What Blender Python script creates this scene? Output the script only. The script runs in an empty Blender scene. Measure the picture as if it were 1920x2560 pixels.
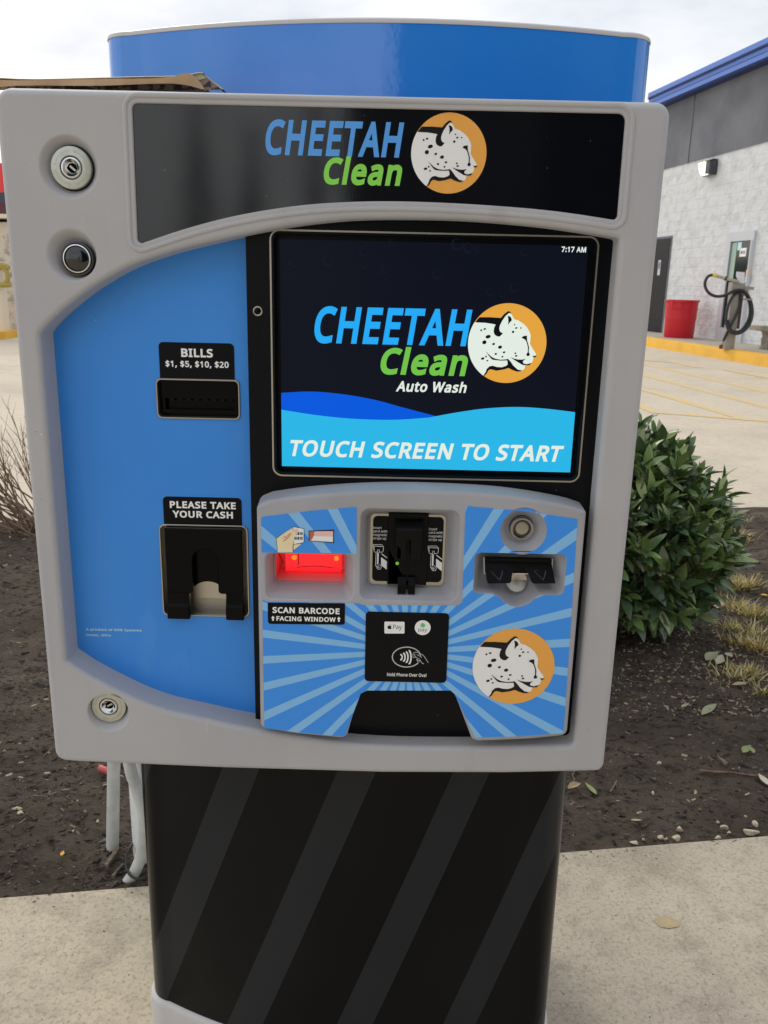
import bpy, bmesh, math, random, json
import numpy as np
from mathutils import Vector, Matrix, noise
from mathutils.geometry import delaunay_2d_cdt
R_ = math.radians
random.seed(7)
SC = bpy.context.scene
COL = SC.collection

# ------------------------------------------------------------------ camera
CAM = Vector((-0.04426, -0.86299, 1.10))
FPX, PITCH, YAW, ROLL = 2088.8, R_(15.214), R_(-0.057), R_(1.275)
ZC = 1.02725                      # height of the touch screen's centre above the pad
cy_, sy_ = math.cos(YAW), math.sin(YAW)
Rz = Matrix(((cy_, -sy_, 0), (sy_, cy_, 0), (0, 0, 1)))
fw = Vector((0, math.cos(PITCH), -math.sin(PITCH))); up = Vector((0, math.sin(PITCH), math.cos(PITCH))); rt = Vector((1, 0, 0))
rt2 = math.cos(ROLL) * rt + math.sin(ROLL) * up
up2 = -math.sin(ROLL) * rt + math.cos(ROLL) * up
RT, UP, FW = Rz @ rt2, Rz @ up2, Rz @ fw
cd = bpy.data.cameras.new('camera'); cam = bpy.data.objects.new('camera', cd); COL.objects.link(cam)
cam.matrix_world = Matrix(((RT.x, UP.x, -FW.x, CAM.x), (RT.y, UP.y, -FW.y, CAM.y), (RT.z, UP.z, -FW.z, CAM.z), (0, 0, 0, 1)))
cd.sensor_fit = 'VERTICAL'; cd.sensor_height = 24.0; cd.sensor_width = 18.0; cd.lens = FPX / 2560 * 24.0
cd.clip_start = 0.02; cd.clip_end = 2000
cd.dof.use_dof = True; cd.dof.focus_distance = 0.92; cd.dof.aperture_fstop = 15
SC.camera = cam

# ------------------------------------------------------------------ sky, sun, exposure
SUN_EL, SUN_AZ = R_(38), R_(-28)          # azimuth from +y towards +x
w = bpy.data.worlds.new('World'); SC.world = w; w.use_nodes = True
nt = w.node_tree; nt.nodes.clear()
N = nt.nodes.new; L = nt.links.new
sky = N('ShaderNodeTexSky'); sky.sky_type = 'NISHITA'; sky.sun_disc = False
sky.sun_elevation = SUN_EL; sky.sun_rotation = SUN_AZ; sky.air_density = 1.0; sky.dust_density = 3.0
tc = N('ShaderNodeTexCoord')
nz = N('ShaderNodeTexNoise'); nz.inputs['Scale'].default_value = 2.6; nz.inputs['Detail'].default_value = 7; nz.inputs['Roughness'].default_value = 0.55
mp = N('ShaderNodeMapping'); mp.inputs['Scale'].default_value = (1, 1, 2.6); mp.inputs['Location'].default_value = (0.35, 0.1, 0.2)
L(tc.outputs['Generated'], mp.inputs['Vector']); L(mp.outputs['Vector'], nz.inputs['Vector'])
cr = N('ShaderNodeValToRGB'); cr.color_ramp.elements[0].position = 0.37; cr.color_ramp.elements[0].color = (7.2, 7.6, 8.5, 1)
cr.color_ramp.elements[1].position = 0.63; cr.color_ramp.elements[1].color = (11.3, 11.3, 11.2, 1)
sx_ = N('ShaderNodeSeparateXYZ'); L(tc.outputs['Generated'], sx_.inputs[0])
gm = N('ShaderNodeMath'); gm.operation = 'MULTIPLY_ADD'; gm.inputs[1].default_value = -.13; L(sx_.outputs['X'], gm.inputs[0]); L(nz.outputs['Fac'], gm.inputs[2])   # thinner cloud towards the veiled sun
L(gm.outputs[0], cr.inputs['Fac'])
mx = N('ShaderNodeMix'); mx.data_type = 'RGBA'; mx.inputs['Factor'].default_value = 0.88
L(sky.outputs['Color'], mx.inputs['A']); L(cr.outputs['Color'], mx.inputs['B'])
bg = N('ShaderNodeBackground'); bg.inputs['Strength'].default_value = 0.10
wo = N('ShaderNodeOutputWorld'); L(mx.outputs['Result'], bg.inputs['Color']); L(bg.outputs['Background'], wo.inputs['Surface'])
sd = bpy.data.lights.new('sun', 'SUN'); sun = bpy.data.objects.new('sun', sd); COL.objects.link(sun)
sd.energy = 1.0; sd.angle = R_(22); sd.color = (1.0, 0.93, 0.82)
S_dir = Vector((math.sin(SUN_AZ) * math.cos(SUN_EL), math.cos(SUN_AZ) * math.cos(SUN_EL), math.sin(SUN_EL)))
sun.rotation_euler = S_dir.to_track_quat('Z', 'Y').to_euler(); sun.location = (0, 0, 30)
SC.view_settings.view_transform = 'Standard'; SC.view_settings.look = 'None'
SC.view_settings.exposure = 0.06; SC.view_settings.gamma = 1.0
SC.cycles.max_bounces = 8; SC.cycles.use_denoising = True

# ------------------------------------------------------------------ reading positions off the survey photo
def ray(px, py):
    return RT * ((px - 960) / FPX) - UP * ((py - 1280) / FPX) + FW
def F(px, py, d=0.0):
    """point of the plane y = d (parallel to the kiosk's face)"""
    r = ray(px, py); t = (d - CAM.y) / r.y
    return CAM + r * t
def G(px, py, z=0.0):
    """point of the level plane at height z"""
    r = ray(px, py); t = (z - CAM.z) / r.z
    return CAM + r * t
def crop(ox, oy, s):
    return lambda x, y: (ox + x * s, oy + y * s)
def lin(v):
    v /= 255.0
    return v / 12.92 if v <= 0.04045 else ((v + 0.055) / 1.055) ** 2.4
def C(r, g, b, k=1.0):
    return (min(lin(r) * k, .95), min(lin(g) * k, .95), min(lin(b) * k, .95), 1)

# ------------------------------------------------------------------ materials
def mat(name, col, rough=0.5, metal=0.0, spec=0.5, bump=None, vary=None, emit=None, coat=0.0):
    """bump=(scale, strength, distance[, detail]); vary=(scale, colour2, low, high[, detail])"""
    m = bpy.data.materials.new(name); m.use_nodes = True
    t = m.node_tree; b = t.nodes['Principled BSDF']
    b.inputs['Base Color'].default_value = col; b.inputs['Roughness'].default_value = rough
    b.inputs['Metallic'].default_value = metal; b.inputs['Specular IOR Level'].default_value = spec
    b.inputs['Coat Weight'].default_value = coat
    if coat: b.inputs['Coat Roughness'].default_value = 0.06
    co = t.nodes.new('ShaderNodeTexCoord')
    if vary:
        n = t.nodes.new('ShaderNodeTexNoise'); n.inputs['Scale'].default_value = vary[0]
        n.inputs['Detail'].default_value = vary[4] if len(vary) > 4 else 5
        r = t.nodes.new('ShaderNodeMapRange'); r.inputs[1].default_value = vary[2]; r.inputs[2].default_value = vary[3]
        x = t.nodes.new('ShaderNodeMix'); x.data_type = 'RGBA'
        x.inputs['A'].default_value = col; x.inputs['B'].default_value = vary[1]
        t.links.new(co.outputs['Object'], n.inputs['Vector']); t.links.new(n.outputs['Fac'], r.inputs[0])
        t.links.new(r.outputs[0], x.inputs['Factor']); t.links.new(x.outputs['Result'], b.inputs['Base Color'])
    if bump:
        n = t.nodes.new('ShaderNodeTexNoise'); n.inputs['Scale'].default_value = bump[0]
        n.inputs['Detail'].default_value = bump[3] if len(bump) > 3 else 3
        u = t.nodes.new('ShaderNodeBump'); u.inputs['Strength'].default_value = bump[1]; u.inputs['Distance'].default_value = bump[2]
        t.links.new(co.outputs['Object'], n.inputs['Vector']); t.links.new(n.outputs['Fac'], u.inputs['Height'])
        t.links.new(u.outputs['Normal'], b.inputs['Normal'])
    if emit:
        b.inputs['Emission Color'].default_value = emit[0]; b.inputs['Emission Strength'].default_value = emit[1]
    return m
def specks(m, layers):
    """small marks that belong to the surface: (scale, low, high, colour, strength[, stretch])"""
    t = m.node_tree; b = t.nodes['Principled BSDF']; n = t.nodes.new; l = t.links.new; co = n('ShaderNodeTexCoord')
    for i, q in enumerate(layers):
        mp_ = n('ShaderNodeMapping'); mp_.inputs['Scale'].default_value = q[5] if len(q) > 5 else (1, 1, 1); mp_.inputs['Location'].default_value = (i * 3.1, i * 1.7, i * .9)
        z = n('ShaderNodeTexNoise'); z.inputs['Scale'].default_value = q[0]; z.inputs['Detail'].default_value = 4; z.inputs['Roughness'].default_value = .6
        r = n('ShaderNodeMapRange'); r.inputs[1].default_value = q[1]; r.inputs[2].default_value = q[2]; r.inputs[4].default_value = q[4]
        x = n('ShaderNodeMix'); x.data_type = 'RGBA'; x.inputs['B'].default_value = q[3]
        l(co.outputs['Object'], mp_.inputs[0]); l(mp_.outputs[0], z.inputs['Vector']); l(z.outputs['Fac'], r.inputs[0]); l(r.outputs[0], x.inputs['Factor'])
        if b.inputs['Base Color'].links: l(b.inputs['Base Color'].links[0].from_socket, x.inputs['A'])
        else: x.inputs['A'].default_value = b.inputs['Base Color'].default_value
        l(x.outputs['Result'], b.inputs['Base Color'])
KF = 1.46                     # albedo from the photo's tone on faces turned to the lane
M = {}
M['frame'] = mat('grey moulded plastic', C(153, 153, 156, KF), .60, bump=(1500, .34, .0008), vary=(6, C(159, 158, 159, KF), .35, .7))
M['mould'] = mat('grey control moulding plastic', C(147, 148, 153, KF), .55, bump=(1700, .12, .0004), vary=(14, C(138, 136, 140, KF), .4, .75))
M['blue'] = mat('blue vinyl face', C(48, 122, 202, KF), .38, spec=.35, bump=(420, .06, .0005), vary=(5, C(54, 128, 206, KF), .35, .7))
M['casing'] = mat('glossy blue vinyl wrap', C(36, 116, 200, KF), .09, spec=.75, bump=(75, .20, .0014, 5), vary=(3, C(34, 110, 194, KF), .4, .65), coat=.35)
M['cap'] = mat('light grey edge trim', C(206, 203, 203, 1.0), .45)
M['black'] = mat('black gloss vinyl', C(10, 12, 18), .06, bump=(900, .07, .0002, 2), spec=.66)
M['panel'] = mat('black satin panel', C(12, 14, 19), .32, bump=(700, .10, .0003), spec=.14)
M['blackp'] = mat('black moulded plastic', C(11, 12, 14), .38, bump=(1200, .1, .0003), spec=.14)
M['blackg'] = mat('black gloss plastic', C(6, 7, 9), .18, spec=.11)
M['label'] = mat('black label film', C(9, 11, 16), .35, spec=.14)
M['white'] = mat('white print', C(225, 225, 225, KF), .5)
M['whitedim'] = mat('worn white print', C(170, 172, 172, KF), .55)
M['paleblue'] = mat('pale blue print', C(170, 205, 240, KF), .5)
M['steel'] = mat('brushed stainless steel', (.50, .47, .40, 1), .36, metal=1.0, bump=(300, .08, .0003))
M['steeld'] = mat('dull steel rim', (.42, .39, .34, 1), .42, metal=1.0)
M['zinc'] = mat('zinc plated steel', (.56, .58, .54, 1), .38, metal=.75, bump=(260, .35, .0008, 6), vary=(120, (.50, .52, .44, 1), .4, .6))
M['chrome'] = mat('polished chrome', (.72, .72, .73, 1), .14, metal=1.0)
M['chromed'] = mat('dulled chrome', (.30, .29, .28, 1), .25, metal=1.0)
M['darksteel'] = mat('dark steel', (.09, .09, .10, 1), .3, metal=.9)
M['lens'] = mat('dark camera dome', C(10, 12, 16), .06, spec=.6, coat=.5)
M['orange'] = mat('orange print', C(219, 150, 66, KF), .5)
M['seam'] = mat('dark red seam', C(70, 6, 8), .5)
M['printblack'] = mat('black print', C(18, 18, 22), .4, spec=.3)
M['signblue'] = mat('blue print on sign', C(74, 142, 218, KF), .35)
M['green'] = mat('green print', C(122, 196, 72, KF), .35)
M['skin'] = mat('printed hand', C(224, 196, 160, KF), .5)
M['pinkprint'] = mat('printed pink window', C(222, 170, 162, KF), .5)
M['brownprint'] = mat('printed red-brown patch', C(168, 88, 76, KF), .5)

specks(M['frame'], [(240, .72, .76, C(70, 66, 62), .7), (9, .62, .80, C(124, 120, 115, KF), .32, (2.2, 1, .5)), (55, .71, .78, C(196, 195, 193, KF), .4, (1, 1, .25)), (120, .735, .76, C(228, 228, 226, KF), .7)])
specks(M['mould'], [(260, .72, .76, C(80, 76, 74), .6), (70, .68, .78, C(200, 200, 200, KF), .4, (1, 1, .4))])
specks(M['blue'], [(230, .735, .755, C(196, 216, 236, KF), .8), (6, .60, .80, C(92, 152, 214, KF), .5, (1.4, 1, .5)), (48, .72, .77, C(30, 92, 166, KF), .5, (.3, 1, 1.6))])
specks(M['panel'], [(210, .725, .75, C(120, 122, 126), .7), (42, .70, .80, C(46, 48, 52), .5, (1, 1, .3))])
specks(M['black'], [(200, .73, .75, C(130, 132, 136), .6)])
def emis(name, r, g, b, k=1.0):
    return mat(name, C(4, 5, 7), .3, spec=.1, emit=((lin(r), lin(g), lin(b), 1), k))
M['e_navy'] = emis('lit screen navy', 11, 15, 27)
M['e_bubble'] = emis('lit screen bubble', 17, 22, 36)
M['e_deep'] = emis('lit screen deep blue', 0, 86, 216)
M['e_cyan'] = emis('lit screen cyan', 40, 178, 226)
M['e_blue'] = emis('lit screen text blue', 34, 166, 242)
M['e_green'] = emis('lit screen text green', 110, 190, 72)
M['e_white'] = emis('lit screen white', 222, 232, 222)
M['e_orange'] = emis('lit screen orange', 222, 160, 62)
M['e_black'] = emis('lit screen black', 12, 13, 20)
M['e_red'] = mat('red scanner light', C(60, 2, 4), .3, emit=((1.0, .012, .018, 1), 1.15))
M['e_amber'] = mat('amber scanner lamp', C(60, 10, 4), .3, emit=((1.0, .16, .012, 1), 1.6))
M['scanwall'] = mat('scanner chamber liner', C(214, 190, 188), .5)
M['led'] = mat('green status lamp', C(40, 70, 20), .2, emit=((.30, .75, .06, 1), .55))

# ------------------------------------------------------------------ mesh helpers
def cdt(loops, nonzero=False):
    """vertices and triangles of the inside of 2-D loops (even-odd, or non-zero winding)"""
    P = [Vector((v[0] * 1000, v[1] * 1000)) for l in loops for v in l]; E = []; o = 0
    for l in loops: E += [(o + i, o + (i + 1) % len(l)) for i in range(len(l))]; o += len(l)
    vs, es, fs, ov, oe, of = delaunay_2d_cdt(P, E, [], 0, 1e-6, True)
    A = np.array([(P[a].x, P[a].y, P[b_].x, P[b_].y) for a, b_ in E]); out = []
    for f in fs:
        cx = sum(vs[i][0] for i in f) / len(f); cy = sum(vs[i][1] for i in f) / len(f)
        m = (A[:, 1] > cy) != (A[:, 3] > cy)
        if not m.any(): continue
        B = A[m]; xi = B[:, 0] + (cy - B[:, 1]) / (B[:, 3] - B[:, 1]) * (B[:, 2] - B[:, 0]); h = xi > cx
        if (np.where(B[:, 3] > B[:, 1], 1, -1)[h].sum() if nonzero else h.sum() % 2): out.append(tuple(f))
    return [(v.x / 1000, v.y / 1000) for v in vs], out
class MB:
    def __init__(s): s.v = []; s.f = []; s.m = []; s.mats = []
    def mi(s, m):
        if m not in s.mats: s.mats.append(m)
        return s.mats.index(m)
    def add(s, vs, fs, m=None):
        o = len(s.v); s.v += [tuple(p) for p in vs]
        k = s.mi(m) if m else 0
        for f in fs: s.f.append(tuple(i + o for i in f)); s.m.append(k)
    def grid(s, rows, m=None, close=False):
        """rows of equal length points -> quads"""
        n = len(rows[0]); fs = []
        for i in range(len(rows) - 1):
            for j in range(n if close else n - 1):
                k = (j + 1) % n
                fs.append((i * n + j, i * n + k, (i + 1) * n + k, (i + 1) * n + j))
        s.add([p for r in rows for p in r], fs, m)
    def box(s, lo, hi, m=None):
        x0, y0, z0 = lo; x1, y1, z1 = hi
        s.add([(x0, y0, z0), (x1, y0, z0), (x1, y1, z0), (x0, y1, z0), (x0, y0, z1), (x1, y0, z1), (x1, y1, z1), (x0, y1, z1)],
              [(0, 3, 2, 1), (4, 5, 6, 7), (0, 1, 5, 4), (1, 2, 6, 5), (2, 3, 7, 6), (3, 0, 4, 7)], m)
    def tube(s, pts, rad, n=8, m=None, caps=True):
        """rad: number or list"""
        pts = [Vector(p) for p in pts]; rows = []
        a = None
        for i, p in enumerate(pts):
            t = (pts[min(i + 1, len(pts) - 1)] - pts[max(i - 1, 0)]).normalized()
            if a is None: a = t.orthogonal().normalized()
            a = (a - t * a.dot(t)).normalized(); b = t.cross(a)
            r = rad[i] if isinstance(rad, (list, tuple)) else rad
            rows.append([p + (a * math.cos(q) + b * math.sin(q)) * r for q in [2 * math.pi * k / n for k in range(n)]])
        s.grid(rows, m, True)
        if caps:
            s.add(rows[0], [tuple(range(n))][::1], m); s.add(rows[-1], [tuple(range(n))], m)
    def lathe(s, c, prof, n=40, m=None, cap=False):
        """about the y axis through c=(x,z): prof = [(radius, y)]"""
        rows = [[(c[0] + r * math.cos(a), y, c[1] + r * math.sin(a)) for a in [2 * math.pi * k / n for k in range(n)]] for r, y in prof]
        s.grid(rows, m, True)
        if cap: s.add(rows[-1], [tuple(range(n))], m)
    def lathez(s, c, prof, n=24, m=None, cap=True):
        rows = [[(c[0] + r * math.cos(a), c[1] + r * math.sin(a), z) for a in [2 * math.pi * k / n for k in range(n)]] for r, z in prof]
        s.grid(rows, m, True)
        if cap: s.add(rows[-1], [tuple(range(n))], m); s.add(rows[0], [tuple(range(n))], m)
    def fill(s, loops, y, m=None, nonzero=False):
        """flat face in the plane y (loops of (x, z), holes by even-odd)"""
        vs, tr = cdt(loops, nonzero)
        s.add([(p[0], y, p[1]) for p in vs], tr, m)
    def build(s, name, m=None, parent=None, smooth=True, angle=38):
        off = parent_loc(parent) if parent else Vector()
        me = bpy.data.meshes.new(name)
        me.from_pydata([(p[0] - off.x, p[1] - off.y, p[2] - off.z) for p in s.v], [], s.f)
        mats = s.mats if s.mats else [m]
        for q in mats: me.materials.append(q)
        if s.mats: me.polygons.foreach_set('material_index', s.m)
        bm = bmesh.new(); bm.from_mesh(me)
        bmesh.ops.remove_doubles(bm, verts=bm.verts, dist=2e-6)
        bmesh.ops.recalc_face_normals(bm, faces=bm.faces)
        bm.to_mesh(me); bm.free()
        if smooth:
            me.polygons.foreach_set('use_smooth', [True] * len(me.polygons)); me.set_sharp_from_angle(angle=R_(angle))
        o = bpy.data.objects.new(name, me); COL.objects.link(o)
        if parent: o.parent = parent
        return o
def parent_loc(p):
    v = Vector()
    while p: v += p.location; p = p.parent
    return v
def thing(name, label, cat, loc=(0, 0, 0), group=None):
    o = bpy.data.objects.new(name, None); COL.objects.link(o); o.location = loc; o.empty_display_size = .05
    return tag(o, label, cat, group)
def tag(o, label, cat, group=None):
    o['label'] = label; o['category'] = cat
    if group: o['group'] = group
    return o
def kind(o, k): o['kind'] = k; return o

def area2(l): return sum(l[i][0] * l[(i + 1) % len(l)][1] - l[(i + 1) % len(l)][0] * l[i][1] for i in range(len(l))) / 2
def ccw(l): return l if area2(l) > 0 else l[::-1]
def offs(l, d):
    """offset a CCW loop inwards by d (negative: outwards)"""
    n = len(l); out = []
    for i in range(n):
        p0, p1, p2 = l[i - 1], l[i], l[(i + 1) % n]
        e1 = Vector((p1[0] - p0[0], p1[1] - p0[1])); e2 = Vector((p2[0] - p1[0], p2[1] - p1[1]))
        if e1.length < 1e-9 or e2.length < 1e-9: e1 = e2 = e1 if e1.length > e2.length else e2
        e1.normalize(); e2.normalize()
        n1 = Vector((-e1.y, e1.x)); n2 = Vector((-e2.y, e2.x)); h = n1 + n2
        if h.length < 1e-6: h = n1.copy()
        h.normalize(); k = d / max(h.dot(n1), .5)
        out.append((p1[0] + h.x * k, p1[1] + h.y * k))
    return out
def fillet(pts, r, n=6):
    """round the corners of a polygon; r: radius or list"""
    out = []; N_ = len(pts)
    for i in range(N_):
        p0, p1, p2 = [Vector(q) for q in (pts[i - 1], pts[i], pts[(i + 1) % N_])]
        rr = r[i] if isinstance(r, (list, tuple)) else r
        a, b = (p0 - p1), (p2 - p1); la, lb = a.length, b.length
        if rr <= 0 or la < 1e-9 or lb < 1e-9: out.append(tuple(p1)); continue
        ang = a.angle(b)
        if ang > R_(170): out.append(tuple(p1)); continue
        c = min(rr / math.tan(ang / 2), la * .48, lb * .48); rr = c * math.tan(ang / 2)
        a.normalize(); b.normalize(); ctr = p1 + (a + b).normalized() * (rr / math.sin(ang / 2))
        s, e = p1 + a * c - ctr, p1 + b * c - ctr; th = s.angle_signed(e)
        for k in range(n + 1):
            t = th * -k / n; q = Vector((s.x * math.cos(t) - s.y * math.sin(t), s.x * math.sin(t) + s.y * math.cos(t)))
            out.append((ctr.x + q.x, ctr.y + q.y))
    return out
def rrect(x0, z0, x1, z1, r, n=6): return fillet([(x0, z0), (x1, z0), (x1, z1), (x0, z1)], r, n)
def circ(cx, cz, rx, rz=None, n=40): return [(cx + rx * math.cos(2 * math.pi * k / n), cz + (rz or rx) * math.sin(2 * math.pi * k / n)) for k in range(n)]
def spline(pts, n=6):
    """Catmull-Rom through open points"""
    P = [Vector(p) for p in pts]; P = [P[0] * 2 - P[1]] + P + [P[-1] * 2 - P[-2]]; out = []
    for i in range(1, len(P) - 2):
        for k in range(n):
            t = k / n; a, b, c, d = P[i - 1:i + 3]
            out.append(tuple(.5 * ((2 * b) + (c - a) * t + (2 * a - 5 * b + 4 * c - d) * t * t + (3 * b - a - 3 * c + d) * t ** 3)))
    out.append(tuple(P[-2])); return out
def closed(pts, n=6):
    P = [Vector(p) for p in pts]; m = len(P); out = []
    for i in range(m):
        a, b, c, d = P[i - 1], P[i], P[(i + 1) % m], P[(i + 2) % m]
        for k in range(n):
            t = k / n; out.append(tuple(.5 * ((2 * b) + (c - a) * t + (2 * a - 5 * b + 4 * c - d) * t * t + (3 * b - a - 3 * c + d) * t ** 3)))
    return out
def bevel(r, yf, n=6):
    """rounded edge: list of (inset, y) from the front face to the wall"""
    return [(r * (1 - math.sin(a)), yf + r * (1 - math.cos(a))) for a in [math.pi / 2 * k / n for k in range(n + 1)]]
def plate(mb, outer, holes, yf, prof, hprofs=None, m=None, back=False):
    """plate facing -y: rounded front edges, walls; prof: (inset into material, y) from the front"""
    outer = ccw(outer); hprofs = hprofs or [prof] * len(holes); loops = []
    for l, pr, s in [(outer, prof, 1)] + [(ccw(h), p, -1) for h, p in zip(holes, hprofs)]:
        guard = (pr[0][0] + .0008, yf)
        rows = [[(x, y, z) for x, z in offs(l, s * d)] for d, y in [guard] + pr]
        mb.grid(rows, m, True); loops.append(offs(l, s * guard[0]))
        if back and s == 1: mb.fill([offs(l, pr[-1][0])], pr[-1][1], m)
    mb.fill(loops, yf, m)
def sheet(mb, loop, y, m=None, holes=(), th=.0004):
    """thin applied film: front face plus its cut edge"""
    mb.fill([loop] + list(holes), y, m)
    for l in [loop] + list(holes): mb.grid([[(x, y, z) for x, z in l], [(x, y + th, z) for x, z in l]], m, True)
def mm(*pts): return [(x / 1000, ZC + z / 1000) for x, z in pts]
def FZ(cr_, pts, d): return [(lambda q: (q.x, q.z))(F(*cr_(*p), d)) for p in pts]

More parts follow.
